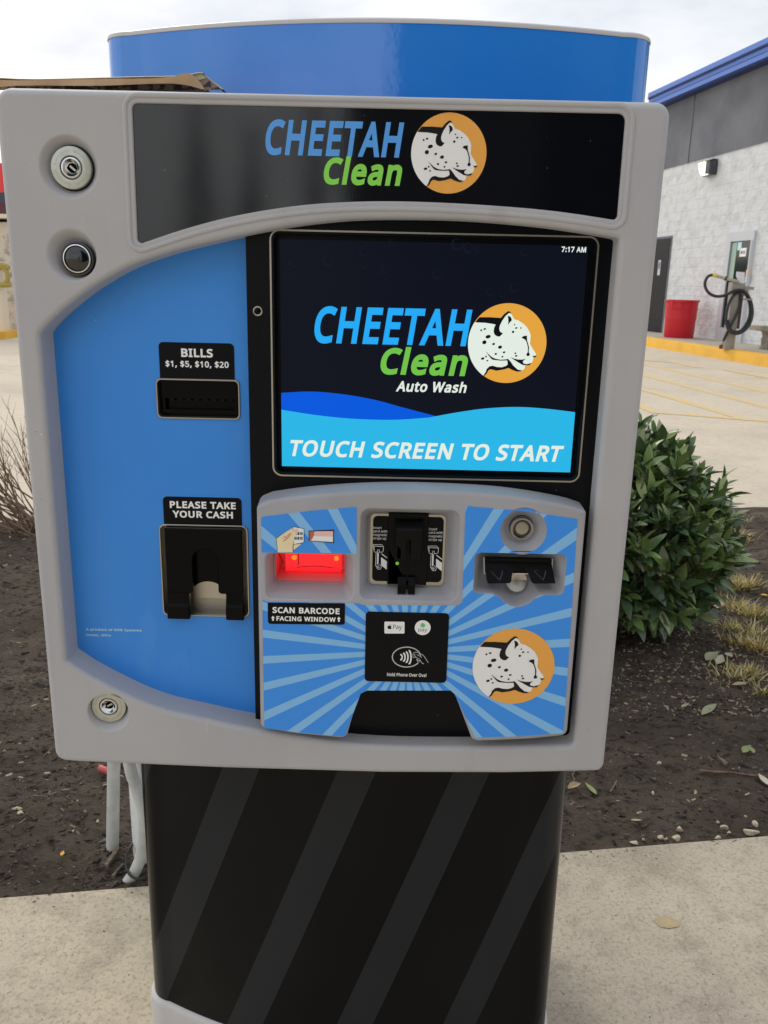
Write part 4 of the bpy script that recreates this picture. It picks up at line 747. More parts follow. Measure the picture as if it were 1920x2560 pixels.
b.box((sc_ - .0013, YB - .0002, zz0 + .004), (sc_ + .0013, YB + .003, hz0), M['blackg']); b.box((sc_ - slw, YB - .0004, hz0), (sc_ + slw, YB + .001, szt), M['blackg'])
b.build('card_slot', None, cardr, smooth=False)
b = MB(); YT = YB - .010
t0, t1 = X(632, 1150, YT)[0], X(875, 1150, YT)[0]; tz1 = X(760, 1095, YB)[1]; tz0 = X(760, 1362, YT)[1]; tzm = X(760, 1240, YT)[1]
for a0, a1 in ((t0, sc_ - .0011), (sc_ + .0011, t1)):
    rows = [[(a0, y, z), (a1, y, z)] for y, z in ((YB, tz1), (YB - .0035, tz1 - .0008), (YB - .006, tz1 - .004), (YT, tzm), (YT - .0005, tz0 + .001), (YT + .0005, tz0), (YB + .002, tz0))]
    b.grid(rows, M['blackg'])
    for xx in (a0, a1): b.add([(xx, y, z) for y, z in ((YB, tz1), (YB - .0035, tz1 - .0008), (YB - .006, tz1 - .004), (YT, tzm), (YT - .0005, tz0 + .001), (YT + .0005, tz0), (YB + .002, tz0))], [(0, 1, 2, 3, 4, 5, 6)], M['blackg'])
b.box((sc_ - .0011, YB, tz0), (sc_ + .0011, YB + .001, tz1), M['blackg'])
b.build('card_guide', None, cardr, angle=30)
q = X(625, 930, YB); b = MB(); b.lathe(q, [(.0022, YB), (.0021, YB - .0004)], 20, M['blackp']); b.lathe(q, [(.0018, YB - .0003), (.0013, YB - .0011), (.0006, YB - .0015), (0, YB - .0016)], 20, M['led']); b.build('status_light', None, cardr)
dc = YC2 - .0003
for xo, yo in ((0, 0), (768, 19)):
    b = MB()
    for s, xa, xb_, yb_ in (('Insert', 292, 410, 455), ('card with', 292, 487, 504), ('magnetic', 292, 486, 553), ('stripe up', 292, 474, 601)):
        asc = 'up' in s or 'mag' in s
        write(b, s, ze, xa + xo, xb_ + xo, yb_ + yo - 33, yb_ + yo, dc, M['white'], 6)
    b.build('lettering', None, cardr, smooth=False)
def stk(pts, wd):
    P = [Vector(p) for p in pts]; n0 = len(P); lf, rg = [], []
    for i, p in enumerate(P):
        t_ = (P[min(i + 1, n0 - 1)] - P[max(0, i - 1)]).normalized(); nn = Vector((-t_.y, t_.x)) * wd / 2; lf.append(p + nn); rg.append(p - nn)
    b.add([(lambda g: (g[0], dc, g[1]))(X(p.x, p.y, dc)) for p in lf + rg], [(i, i + 1, n0 + i + 1, n0 + i) for i in range(n0 - 1)], M['white'])
for xo, yo in ((0, 0), (760, 20)):
    b = MB()
    for p in ([(287, 675), (308, 775), (350, 775)], [(287, 675), (305, 692), (308, 775)], [(287, 672), (410, 672), (435, 700), (430, 765), (410, 778), (380, 775)], [(305, 692), (435, 700)], [(352, 775), (355, 742), (378, 742), (376, 780)],
              [(333, 780), (326, 960), (355, 1012), (395, 1010), (408, 975), (376, 945)], [(340, 965), (365, 1000)], [(355, 960), (380, 995)]): stk([(x + xo, y + yo) for x, y in p], 7)
    stk([(360 + xo, 782 + yo), (354 + xo, 945 + yo)], 22)
    for p in ([(408, 792), (486, 850), (484, 862), (408, 806)], [(402, 845), (484, 905), (480, 1020), (402, 955)]): b.fill([FZ(ze, [(x + xo, y + yo) for x, y in p], dc)], dc, M['white'])
    b.build('card_pictogram', None, cardr, smooth=False)

# ---- barcode scanner chamber
sx0, sx1, sz0, sz1 = -.1588, -.0830, ZC - .2368, ZC - .2032
b = MB(); win = rr4((-159.3, -237.2, -82.6, -203), .0042); ring(b, win, rr4((-158.2, -236.2, -83.6, -203.4), .0036), -.0216, -.015, M['mould'])
scanner = b.build('barcode_scanner', None, K)
b = MB(); yk = .024
b.add([(sx0, -.018, sz0), (sx1, -.018, sz0), (sx1, yk, sz0), (sx0, yk, sz0), (sx0, -.018, sz1 + .014), (sx1, -.018, sz1 + .014), (sx1, yk, sz1 + .014), (sx0, yk, sz1 + .014)],
      [(0, 1, 2, 3), (0, 3, 7, 4), (1, 2, 6, 5), (2, 3, 7, 6), (4, 5, 6, 7)], M['scanwall'])
b.build('scanner_chamber', None, scanner, smooth=False)
b = MB()
zr0, zr1 = F(*zb(800, 985), .004).z, F(*zb(950, 893), .0).z
b.box((sx0 + .009, .004, zr0), (sx1 - .006, .020, sz1 + .012), M['e_red'])
b.box((sx0 + .024, .0, zr1), (sx1 - .0135, .0038, sz1 + .012), M['e_red'])
zr2 = F(*zb(650, 760), .003).z
for x in (sx0 + .0185, sx1 - .0115): b.lathe((x, zr2), [(.0030, .0039), (.0022, .0028), (0, .0023)], 16, M['e_amber'])
b.build('scanner_light', None, scanner, smooth=False)
b = MB()
b.box((sx0 + .0232, .0002, zr1), (sx0 + .0239, .0035, sz1 + .01), M['blackp'])
arc_ = [(sx0 + .022 + .040 * k / 12, zr1 - .0022 + .0020 * math.sin(math.pi * k / 12)) for k in range(13)]
b.grid([[(x, -.0003, z + .0004) for x, z in arc_], [(x, -.0003, z - .0004) for x, z in arc_]], M['seam'])
b.add([(sx0 + .0012, -.016, sz1 + .003), (sx0 + .0022, -.016, sz1 + .003), (sx0 + .0064, .010, sz0 + .011), (sx0 + .0055, .010, sz0 + .011)], [(0, 1, 2, 3)], M['seam'])
b.build('scanner_seam', None, scanner, smooth=False)

# ---- receipt slot and call button
b = MB(); ff = lambda pts, d: FZ(zf, pts, d)
yr = YM + .010
gs = fillet(ff([(278, 700), (1272, 726), (1268, 950), (282, 945)], yr + .004), .0012); b.fill([gs, offs(ccw(gs), .0011)], yr + .004, M['white']); b.fill([gs], yr + .0046, M['blackg'])
slot = b.build('receipt_slot', None, K, smooth=False)
jaw = ff([(300, 780), (1255, 800), (1262, 850)], yr) + ff([(1300, 1062), (990, 1066), (957, 1045), (944, 1000)], yr - .006) + ff(spline([(944, 1000), (915, 935), (870, 885), (800, 868), (730, 885), (690, 935), (672, 1000)], 4)[1:], yr - .004) + ff([(668, 1040), (645, 1058), (332, 1060)], yr - .006)
jawl = jaw
b = MB(); fr_ = [(x, yr - .0002 - .010 * max(0, min(1, (ZC - .2065 - z) / .018)), z) for x, z in jaw]
bk = [(x, yr + .006, z) for x, z in jaw]
jv, tr = cdt([jaw]); b.add([(x, yr - .0002 - .010 * max(0, min(1, (ZC - .2065 - z) / .018)), z) for x, z in jv], tr, M['blackp']); b.grid([fr_, bk], M['blackp'], True); b.build('slot_jaw', None, slot, angle=25)
b = MB(); u = ff([(300, 706), (1255, 730), (1256, 800), (300, 782)], yr + .001); plate(b, ccw(u), [], yr + .001, [(.0005, yr + .001), (0, yr + .0015), (0, yr + .005)], m=M['blackp'])
u2 = ff([(345, 712), (1245, 734), (1245, 782), (345, 765)], yr); plate(b, ccw(u2), [], yr, [(.0005, yr), (0, yr + .0005), (0, yr + .002)], m=M['blackg']); b.build('slot_hood', None, slot, angle=25)
for ax in (500, 1120):
    b = MB()
    for p, q2 in (((ax - 120, 905), (ax, 1015)), ((ax, 1015), (ax + 50, 905)), ((ax + 50, 905), (ax + 15, 898)), ((ax - 120, 905), (ax - 60, 898))):
        e = ff([p, (p[0] + 10, p[1] + 1), (q2[0] + 10, q2[1] + 1), q2], yr - .0045)
        b.add([(x, yr - .0006 - .010 * max(0, min(1, (ZC - .2065 - z) / .018)), z) for x, z in e], [(0, 1, 2, 3)], M['darksteel'])
    b.build('slot_arrow', None, slot, smooth=False)
b = MB(); q = ff([(752, 1040)], YM + .0195)[0]; r_ = .0112
rows = [[(q[0] + r_ * k * math.cos(a), YM + .0205 - .006 * max(0, -math.sin(a)) * k, q[1] + r_ * .95 * k * math.sin(a)) for a in [2 * math.pi * i / 32 for i in range(32)]] for k in (1, .6, .2)]
b.grid(rows, M['steel'], True); b.add(rows[-1], [tuple(range(32))], M['steel']); b.build('slot_plate', None, slot)
b = MB(); y0 = YM + .0115
b.lathe(BTN, [(.0126, y0 + .006), (.0126, y0 - .002), (.0121, y0 - .0032), (.0108, y0 - .0036), (.0092, y0 - .0030), (.0088, y0 - .0018)], 40, M['chromed'])
b.lathe(BTN, [(.0088, y0 - .0018), (.0086, y0 - .0026), (.0074, y0 - .0026), (.0070, y0 - .0014)], 40, M['darksteel'])
btn = b.build('call_button', None, K)
b = MB(); b.lathe(BTN, [(.0069, y0 - .0012), (.0067, y0 - .0020), (.004, y0 - .0022), (0, y0 - .0022)], 40, M['steeld']); b.build('button_cap', None, btn)

# ================================================================== the setting
def nodes_of(m): return m.node_tree, m.node_tree.nodes['Principled BSDF']
def concrete(name, base, light, dark, spots=True, s=1.0, bump=.35):
    m = mat(name, base, .85, spec=.25); t, bs = nodes_of(m); n = t.nodes.new; l = t.links.new
    co = n('ShaderNodeTexCoord')
    def nz(sc, det=6, ro=.6, off=0):
        q = n('ShaderNodeTexNoise'); q.inputs['Scale'].default_value = sc * s; q.inputs['Detail'].default_value = det; q.inputs['Roughness'].default_value = ro
        mp_ = n('ShaderNodeMapping'); mp_.inputs['Location'].default_value = (off, off * .7, 0); l(co.outputs['Object'], mp_.inputs[0]); l(mp_.outputs[0], q.inputs['Vector']); return q.outputs['Fac']
    def ramp(f, a, b_, c0=(0, 0, 0, 1), c1=(1, 1, 1, 1)):
        r = n('ShaderNodeValToRGB'); r.color_ramp.elements[0].position = a; r.color_ramp.elements[1].position = b_; r.color_ramp.elements[0].color = c0; r.color_ramp.elements[1].color = c1; l(f, r.inputs[0]); return r.outputs[0]
    def mixc(f, a, b_):
        x = n('ShaderNodeMix'); x.data_type = 'RGBA'; l(f, x.inputs['Factor'])
        for v, i in ((a, 'A'), (b_, 'B')):
            if isinstance(v, tuple): x.inputs[i].default_value = v
            else: l(v, x.inputs[i])
        return x.outputs['Result']
    g = lambda v: (v, v, v, 1)
    c = mixc(ramp(nz(.9, 5, .6), .36, .64), base, light)
    c = mixc(ramp(nz(3.1, 8, .7, 3), .48, .70, g(0), g(.75)), c, dark)
    c = mixc(ramp(nz(15, 8, .7, 6), .50, .70, g(0), g(.5)), c, dark)
    c = mixc(ramp(nz(130, 5, .7, 9), .50, .64, g(0), g(.55)), c, dark)
    c = mixc(ramp(nz(210, 4, .7, 14), .54, .66, g(0), g(.6)), c, light)
    c = mixc(ramp(nz(5, 8, .75, 31), .66, .76, g(0), g(.7)), c, tuple(min(1, v * 1.25) for v in light[:3]) + (1,))
    if spots:
        c = mixc(ramp(nz(150, 2, .5, 5), .70, .74), c, (.05, .045, .04, 1))
        c = mixc(ramp(nz(1.1, 5, .6, 21), .60, .74), c, tuple(v * .72 for v in dark[:3]) + (1,))
    l(c, bs.inputs['Base Color'])
    u = n('ShaderNodeBump'); u.inputs['Strength'].default_value = bump; u.inputs['Distance'].default_value = .004 / s
    l(nz(60, 8, .75), u.inputs['Height']); l(u.outputs['Normal'], bs.inputs['Normal'])
    return m
M['pad'] = concrete('weathered concrete', C(184, 173, 158, 1.0), C(216, 203, 176, 1.0), C(130, 121, 110, 1.0), bump=.7)
M['lot'] = concrete('pale lot concrete', C(210, 198, 178, 1.0), C(220, 207, 184, 1.0), C(184, 173, 156, 1.0), spots=False, s=.22, bump=.15)
M['walk'] = concrete('grey walk concrete', C(176, 168, 156, 1.0), C(186, 178, 164, 1.0), C(148, 141, 132, 1.0), spots=False, s=.5, bump=.15)
M['soil'] = mat('dark mulch soil', C(60, 52, 46), .95, spec=.15)
t, bs = nodes_of(M['soil']); n = t.nodes.new; l = t.links.new
co = n('ShaderNodeTexCoord'); cur = None
for sc_i, a, b_, cB in ((3.0, .42, .66, C(112, 100, 87)), (24, .50, .66, C(52, 47, 43)), (75, .56, .70, C(112, 101, 89)), (190, .64, .72, C(134, 122, 108)), (330, .69, .73, C(150, 140, 126))):
    q = n('ShaderNodeTexNoise'); q.inputs['Scale'].default_value = sc_i; q.inputs['Detail'].default_value = 6; q.inputs['Roughness'].default_value = .65
    mp_ = n('ShaderNodeMapping'); mp_.inputs['Scale'].default_value = (1, 1.9, 1.3); l(co.outputs['Object'], mp_.inputs[0]); l(mp_.outputs[0], q.inputs['Vector'])
    r = n('ShaderNodeMapRange'); r.inputs[1].default_value = a; r.inputs[2].default_value = b_; l(q.outputs['Fac'], r.inputs[0])
    x = n('ShaderNodeMix'); x.data_type = 'RGBA'; l(r.outputs[0], x.inputs['Factor']); x.inputs['B'].default_value = cB
    if cur: l(cur, x.inputs['A'])
    else: x.inputs['A'].default_value = C(86, 77, 68)
    cur = x.outputs['Result']
l(cur, bs.inputs['Base Color'])
q = n('ShaderNodeTexNoise'); q.inputs['Scale'].default_value = 95; q.inputs['Detail'].default_value = 9; q.inputs['Roughness'].default_value = .75; l(mp_.outputs[0], q.inputs['Vector'])
u = n('ShaderNodeBump'); u.inputs['Strength'].default_value = .9; u.inputs['Distance'].default_value = .012; l(q.outputs['Fac'], u.inputs['Height']); l(u.outputs['Normal'], bs.inputs['Normal'])

# parking lot: one level sheet out to the horizon
b = MB(); ZL = -.03
b.add([(-900, -900, ZL), (900, -900, ZL), (900, 900, ZL), (-900, 900, ZL)], [(0, 1, 2, 3)])
kind(b.build('ground', M['lot'], smooth=False), 'structure')
# concrete pad under the kiosk; its back edge runs slightly askew
E0, E1 = Vector((-.731, .426)), Vector((.779, .656)); ed = (E1 - E0).normalized(); en = Vector((-ed.y, ed.x))
def bed(u, v): p = E0 + ed * u + en * v; return p.x, p.y
b = MB()
pa, pb_, pc, pd = bed(-9, 0), bed(11, 0), bed(11, -1.35), bed(-9, -1.35)
b.add([(*pa, 0), (*pb_, 0), (*pc, 0), (*pd, 0), (*pa, -.16), (*pb_, -.16), (*pc, -.16), (*pd, -.16)], [(0, 1, 2, 3), (0, 1, 5, 4), (2, 3, 7, 6), (1, 2, 6, 5), (3, 0, 4, 7)])
kind(b.build('pavement', M['pad'], smooth=False), 'structure')
# planting bed with mulch
def hz(x, y):
    v = (Vector((x, y)) - E0).dot(en)
    e = min(1, max(0, v / .25)) * min(1, max(0, (2.62 - v) / .3))
    h = -.012 + e * .030 + .016 * e * noise.noise((x * 1.7, y * 1.7, 3)) + .010 * noise.noise((x * 7, y * 9, 1)) * (.3 + .7 * e)
    h += .008 * noise.noise((x * 16, y * 24, 2)) + .005 * noise.noise((x * 30, y * 44, 5)) + .0035 * noise.noise((x * 70, y * 100, 8))
    d = math.hypot(x - .72, y - 1.62); h += .05 * math.exp(-(d / .38) ** 2)
    return h
b = MB()
us = list(np.arange(-5.5, -1.4, .08)) + list(np.arange(-1.4, 2.4, .0125)) + list(np.arange(2.4, 7.6, .08))
vs = list(np.arange(0.0, 1.7, .0125)) + list(np.arange(1.7, 2.64, .03))
b.grid([[(*bed(u_, v_), hz(*bed(u_, v_))) for u_ in us] for v_ in vs])
soil = kind(b.build('planting_bed', M['soil'], smooth=True, angle=180), 'structure')
# loose mulch: countless chips, crumbs and grit in one object
CH = [mat('dark bark chip', C(76, 69, 62), .9, spec=.2), mat('brown bark chip', C(96, 85, 74), .9, spec=.2), mat('grey weathered chip', C(112, 106, 97), .9, spec=.2), mat('straw bit', C(176, 160, 132), .9, spec=.2), mat('tan grit', C(178, 160, 134), .9, spec=.2), mat('black bark chip', C(46, 43, 41), .9, spec=.2)]
b = MB(); rnd = random.Random(11)
def chip(x, y, L_, W_, T_, m, zoff=0):
    a = rnd.gauss(.15, .7); c_, s_ = math.cos(a), math.sin(a); tl = rnd.uniform(-.35, .35); z = hz(x, y) + T_ * .3 + zoff
    k = rnd.uniform(.25, .9); ta = rnd.uniform(-.5, .5)
    pts = [(-L_, -W_ * k, 0), (L_ * .7, -W_, 0), (L_, W_ * k * .6, 0), (-L_ * .8, W_, 0), (-L_ * .8, -W_ * k * .5, T_), (L_ * .6, -W_ * .6, T_ * .9), (L_ * .8, W_ * k * .4, T_), (-L_ * .7, W_ * .7, T_)]
    v_ = [(x + px * c_ - (py + pz * ta) * s_, y + px * s_ + (py + pz * ta) * c_, z + pz - T_ * .4 + px * tl) for px, py, pz in pts]
    b.add(v_, [(4, 5, 6, 7), (0, 1, 5, 4), (1, 2, 6, 5), (2, 3, 7, 6), (3, 0, 4, 7)], m)
def crumbs(count, x0, x1):
    """soil and bark spilled over the pad's back edge"""
    for _ in range(count):
        x = rnd.uniform(x0, x1); yE = E0.y + (x - E0.x) * ed.y / ed.x; y = yE - rnd.expovariate(60) - .001; L_ = rnd.uniform(.0008, .0040) * rnd.uniform(.5, 1)
        zc_ = .0006 - hz(x, y); chip(x, y, L_, L_ * rnd.uniform(.3, .6), L_ * .3, rnd.choices(CH, [30, 24, 8, 6, 6, 26])[0], zc_)
def sprinkle(count, x0, x1, y0, y1, smin, smax, ws):
    for _ in range(count):
        x, y = rnd.uniform(x0, x1), rnd.uniform(y0, y1)
        v = (Vector((x, y)) - E0).dot(en)
        if v < .012 or v > 2.6: continue
        L_ = rnd.uniform(smin, smax) * rnd.uniform(.4, 1); chip(x, y, L_, L_ * rnd.uniform(.18, .5), L_ * rnd.uniform(.12, .3) + .0006, rnd.choices(CH, ws)[0])
wt = [40, 26, 5, 1.0, .8, 28]
sprinkle(4200, -1.15, -.28, .40, 1.25, .002, .010, wt); sprinkle(3600, -2.0, -.5, 1.2, 2.9, .004, .016, [34, 26, 10, 3, 1, 26])
sprinkle(420, -1.15, -.35, .6, 1.6, .004, .013, [6, 10, 30, 22, 6, 6]); sprinkle(520, .2, 1.5, .56, 2.2, .003, .012, [6, 16, 30, 22, 10, 6])
sprinkle(420, -.60, -.40, .47, .62, .003, .011, [34, 30, 14, 3, 0, 24])
sprinkle(4400, .2, 1.35, .56, 1.6, .002, .010, wt); sprinkle(4500, .3, 2.2, 1.5, 3.3, .004, .016, wt)
crumbs(60, -.95, -.36); crumbs(80, .26, 1.0)
sprinkle(4200, .45, 1.2, 1.12, 1.75, .003, .009, [10, 34, 18, 16, 16, 6])
sprinkle(900, .3, 1.3, .56, 1.5, .0012, .003, [0, 2, 6, 10, 14, 0]); sprinkle(650, -1.1, -.3, .42, 1.3, .001, .0026, [0, 2, 8, 10, 12, 0])
kind(b.build('mulch_chips', None, smooth=False), 'stuff')

# ---- small separate things on the bed and the pad
zL, zR, zG = crop(0, 1860, 380 / 1659), crop(1400, 1850, .31344), crop(1640, 1240, .25316)
M['stone'] = mat('pale limestone', C(204, 190, 166), .9, bump=(160, .5, .003, 6), vary=(90, C(176, 162, 140), .4, .65))
def on_bed(px, py):
    z = .01
    for _ in range(6): p = G(px, py, z); z = .5 * z + .5 * hz(p.x, p.y)
    return Vector((p.x, p.y, hz(p.x, p.y)))
def stone(px, wpx, hpx, seed, label):
    p = on_bed(*px); dist = (p - CAM).length; s = wpx * dist / FPX / 2 * .92; h = .8 * hpx * dist / FPX / 2 / .72; rn = random.Random(seed)
    bm = bmesh.new(); bmesh.ops.create_icosphere(bm, subdivisions=3, radius=1)
    a = rn.uniform(-.3, .3); o3 = Vector((rn.uniform(0, 50), 3, 7))
    cuts = [(Vector((rn.gauss(0, 1), rn.gauss(0, 1), rn.gauss(.3, 1))).normalized(), rn.uniform(.45, .8)) for _ in range(9)]
    for v in bm.verts:
        k = 1.12 + .34 * noise.noise(v.co * 1.3 + o3) + .12 * noise.noise(v.co * 3.1 + o3)
        c = v.co * k
        for nn, dd_ in cuts:
            e = c.dot(nn) - dd_
            if e > 0: c = c - nn * e * .92
        c.z = max(c.z, -.4); v.co = Vector((c.x * s, c.y * max(s * .6, h), c.z * h))
    bmesh.ops.rotate(bm, verts=bm.verts, matrix=Matrix.Rotation(a, 3, 'Z'))
    me = bpy.data.meshes.new('pebble'); bm.to_mesh(me); bm.free(); me.materials.append(M['stone']); me.polygons.foreach_set('use_smooth', [True] * len(me.polygons))
    o = bpy.data.objects.new('pebble', me); COL.objects.link(o); o.location = p + Vector((0, 0, h * .5)); tag(o, label, 'pebble', 'pale pebbles on the mulch by the pad')
for i, (x, y, w_, h_, lb) in enumerate([(945, 728, 62, 46, 'blocky pale pebble a hand above the gap in the pebble row'), (800, 792, 50, 42, 'round tan pebble in the row against the pad edge'), (845, 797, 30, 26, 'small pebble touching the round tan pebble'), (922, 795, 64, 42, 'lumpy cream pebble right of the round tan one'),
        (594, 824, 74, 22, 'flat cream pebble nearest the kiosk in the row'), (1262, 786, 62, 34, 'wedge shaped pebble half over the pad edge'), (1300, 706, 78, 44, 'long pinkish pebble lying behind the pad edge'), (1346, 742, 28, 22, 'pea sized pebble at the end of the long pinkish one'),
        (1530, 748, 118, 46, 'largest white pebble, flat, at the pad edge'), (1555, 678, 36, 44, 'upright egg shaped pebble above the largest one'), (1482, 612, 30, 16, 'tiny flat pebble alone above the egg shaped one'), (1255, 664, 30, 22, 'small pebble behind the long pinkish pebble'), (787, 190, 36, 24, 'lone white pebble out in the open mulch'), (742, 432, 30, 32, 'half buried grey pebble in the middle of the mulch'), (664, 803, 32, 26, 'small grey pebble between the flat cream and round tan ones')]):
    stone(zR(x, y), w_ * .31344, h_ * .31344, i + 3, lb)
stone(zL(228, 762), 62 * .229, 36 * .229, 40, 'cream pebble alone on the bare soil left of the kiosk'); stone(zL(798, 955), 28 * .229, 26 * .229, 41, 'small bright white pebble left of the conduits')
def leaf_mesh(Ln, Wd, fold, curl, m, n=8):
    b = MB(); rows = []
    for i in range(n + 1):
        u = i / n; wd = Wd * math.sin(math.pi * min(1, u * .97 + .015) ** .85) * (1 - .25 * u); z = curl * Ln * (u * u - .3 * u)
        rows.append([(-wd, u * Ln, z + fold * wd), (-wd * .5, u * Ln, z + fold * wd * .42), (0, u * Ln, z), (wd * .5, u * Ln, z + fold * wd * .42), (wd, u * Ln, z + fold * wd)])
    b.grid(rows, m); return b
LF = {'g': mat('fallen yellow-green leaf', C(140, 152, 96), .5, bump=(120, .2, .001)), 't': mat('dry tan leaf', C(186, 164, 130), .8, bump=(150, .4, .002)), 'p': mat('pale dry green leaf', C(166, 168, 136), .7, bump=(150, .3, .002)), 'o': mat('orange leaf', C(226, 164, 60), .6), 'w': mat('bleached leaf', C(206, 196, 176), .8, bump=(150, .4, .002))}
def leaf(px0, px1, wd, key, label, fold=.35, curl=.12):
    p0, p1 = on_bed(*px0), on_bed(*px1); d = p1 - p0; Ln = max(d.length, .008)
    o = leaf_mesh(Ln, Ln * wd, fold, curl, LF[key]).build('fallen_leaf', None); o.location = p0 + Vector((0, 0, .006)); o.rotation_euler = (R_(4), R_(8), math.atan2(-d.x, d.y)); tag(o, label, 'leaf', 'leaves fallen on the mulch')
leaf(zR(288, 450), zR(196, 352), .20, 'g', 'yellow-green leaf just right of the pedestal', .3); leaf(zR(62, 405), zR(160, 396), .28, 't', 'curled tan leaf tucked beside the pedestal', .8)
leaf(zR(562, 655), zR(650, 682), .14, 'p', 'slim greyish leaf midway to the pad edge'); leaf(zR(1652, 372), zR(1578, 290), .30, 'w', 'bleached leaf under the thin stick')
leaf(zR(1456, 118), zR(1500, 84), .3, 'g', 'three-lobed green sprig, first lobe'); leaf(zR(1545, 124), zR(1500, 86), .28, 'g', 'three-lobed green sprig, second lobe'); leaf(zR(1518, 60), zR(1500, 88), .3, 'g', 'three-lobed green sprig, short upper lobe')
leaf(zG(450, 2180), zG(590, 2085), .18, 'p', 'pale green twisted leaf in front of the bush', .6); leaf(zG(490, 1640), zG(600, 1590), .30, 'p', 'big pale leaf lying before the grass tufts', .4); leaf(zG(600, 1680), zG(650, 1590), .26, 'w', 'grey leaf standing beside the big pale one', .4)
leaf(zG(750, 1890), zG(900, 1905), .18, 't', 'pinkish dry leaf below the nearest grass tuft', .5); leaf(zG(245, 2105), zG(325, 2080), .18, 'p', 'small narrow pale leaf below the bush'); leaf(zG(690, 1570), zG(745, 1660), .26, 'w', 'dark grey leaf between two grass tufts', .4)
leaf(zG(1030, 985), zG(1106, 1010), .24, 'o', 'orange brown leaf at the frame edge beyond the tufts'); leaf(zG(580, 1130), zG(640, 1085), .3, 't', 'brown curled leaf under the bush rim', .6)
leaf(zL(668, 1245), zL(698, 1203), .34, 'o', 'little bright orange leaf left of the conduits', .1)
# sticks and splinters
M['twig'] = mat('dry twig bark', C(140, 112, 88), .85, bump=(200, .4, .002), vary=(60, C(104, 82, 66), .4, .65)); M['splint'] = mat('weathered wood splinter', C(128, 116, 98), .9, bump=(180, .6, .003, 6), vary=(100, C(92, 84, 72), .4, .6))
def stick(pxs, rad, label, m='twig', name='stick', group='sticks and splinters on the mulch'):
    P = [on_bed(*p) for p in pxs]; P = [p + Vector((0, 0, rad + .004)) for p in P]; L3 = []
    for i in range(len(P) - 1):
        for k in range(5): kk_ = .3 if rad < .004 else .08; L3.append(P[i].lerp(P[i + 1], k / 5) + Vector((rnd.gauss(0, rad * kk_), rnd.gauss(0, rad * kk_), rnd.uniform(0, rad * kk_))))
    L3.append(P[-1]); b = MB(); b.tube(L3, [rad * (1 - .45 * i / len(L3)) for i in range(len(L3))] if rad < .004 else [rad * (.5 + .5 * min(1, i / 3)) * (1 - .3 * i / len(L3)) for i in range(len(L3))], 7 if rad < .004 else 4); o = b.build(name, M[m]); tag(o, label, 'stick', group)
stick([zR(1112, 266), zR(1400, 288), (1945, 1952)], .0030, 'long thin brown stick lying across the mulch at the frame edge')
stick([zR(128, 235), zR(100, 300), zR(120, 375), zR(180, 450), zR(262, 490)], .0016, 'curved pale root arching beside the green leaf', 'splint')
stick([zR(398, 438), zR(448, 345)], .0022, 'short grey splinter right of the green leaf', 'splint'); stick([zR(1252, 160), zR(1322, 226)], .0062, 'thick pink-tan wood chunk above the thin stick', 'splint'); stick([zR(1180, 160), zR(1212, 192)], .0042, 'small tan wood chip beside the thick chunk', 'splint')
stick([zL(1300, 1170), zL(1240, 1270), zL(1165, 1385)], .0068, 'broad grey wood splinter by the conduits', 'splint'); stick([zL(668, 548), zL(765, 540)], .0046, 'flat buff wood chip on the soil left of the conduits', 'splint')
stick([zL(365, 590), zL(480, 595), zL(550, 632)], .0020, 'forked grey twig on the bare soil at left', 'splint'); stick([zL(475, 158), zL(570, 65)], .0016, 'orange-brown straw under the frame corner'); stick([zL(222, 905), zL(278, 845)], .0024, 'tiny grey sliver on the soil at far left', 'splint'); stick([zL(910, 298), zL(968, 248)], .0014, 'pale straw between frame and red plug', 'splint')
stick([zL(1240, 1480), zL(1340, 1340)], .0030, 'brown splinter under the ribbed hose', 'splint')
p0, p1 = on_bed(*zL(1085, 318)), on_bed(*zL(1215, 372)); b = MB(); M['redp'] = mat('faded red plastic', C(196, 84, 84), .5)
dv = (p1 - p0); b.tube([p0 + Vector((0, 0, .014)) + dv * k for k in (0, .03, .06, .5, 1)], [.004, .0068, .0075, .0075, .0075], 14); tag(b.build('plug', M['redp']), 'short faded red plastic plug lying behind the white conduit', 'plug')
b = MB(); q = G(*crop(960, 1860, .5786)(1222, 772), 0); M['stain'] = mat('dried yellow stain', C(188, 168, 126), .8, bump=(220, .6, .002), vary=(110, C(176, 158, 128), .42, .6))
lo = [(q.x + .022 * (1 + .18 * noise.noise((math.cos(a) * 2, math.sin(a) * 2, 4))) * math.cos(a), q.y + .015 * (1 + .25 * noise.noise((math.cos(a) * 2, math.sin(a) * 2, 9))) * math.sin(a)) for a in [2 * math.pi * k / 40 for k in range(40)]]
b.add([(x, y, .0012) for x, y in lo] + [(q.x, q.y, .0018)], [(i, (i + 1) % 40, 40) for i in range(40)]); tag(b.build('gum_patch', M['stain']), 'flattened yellowish gum patch on the concrete pad', 'gum')

# ---- white conduits behind the pedestal
M['pvc'] = mat('grey-white conduit', C(206, 208, 206), .45, vary=(26, C(186, 190, 184), .45, .7)); M['pvc2'] = mat('white pvc pipe', C(232, 234, 236), .4, vary=(60, C(214, 214, 210), .62, .72))
zp = crop(230, 1880, .1627)
b = MB(); y1 = .574; pA, pB = F(*zp(315, 1420), y1), F(*zp(336, 100), y1)
b.tube([Vector((pA.x, y1, -.02)), Vector((pA.x, y1, pA.z)), Vector((pB.x, y1, pB.z)), Vector((pB.x + .004, y1, pB.z + .35))], .0124, 20)
tag(b.build('conduit', M['pvc']), 'slim straight white conduit rising from the mulch', 'conduit', 'white conduits beside the pedestal')
b = MB(); y2 = .535; xs = F(*zp(520, 500), y2).x
b.tube([Vector((xs + .030, y2 + .03, -.02)), Vector((xs + .030, y2 + .03, .9))], .033, 28)
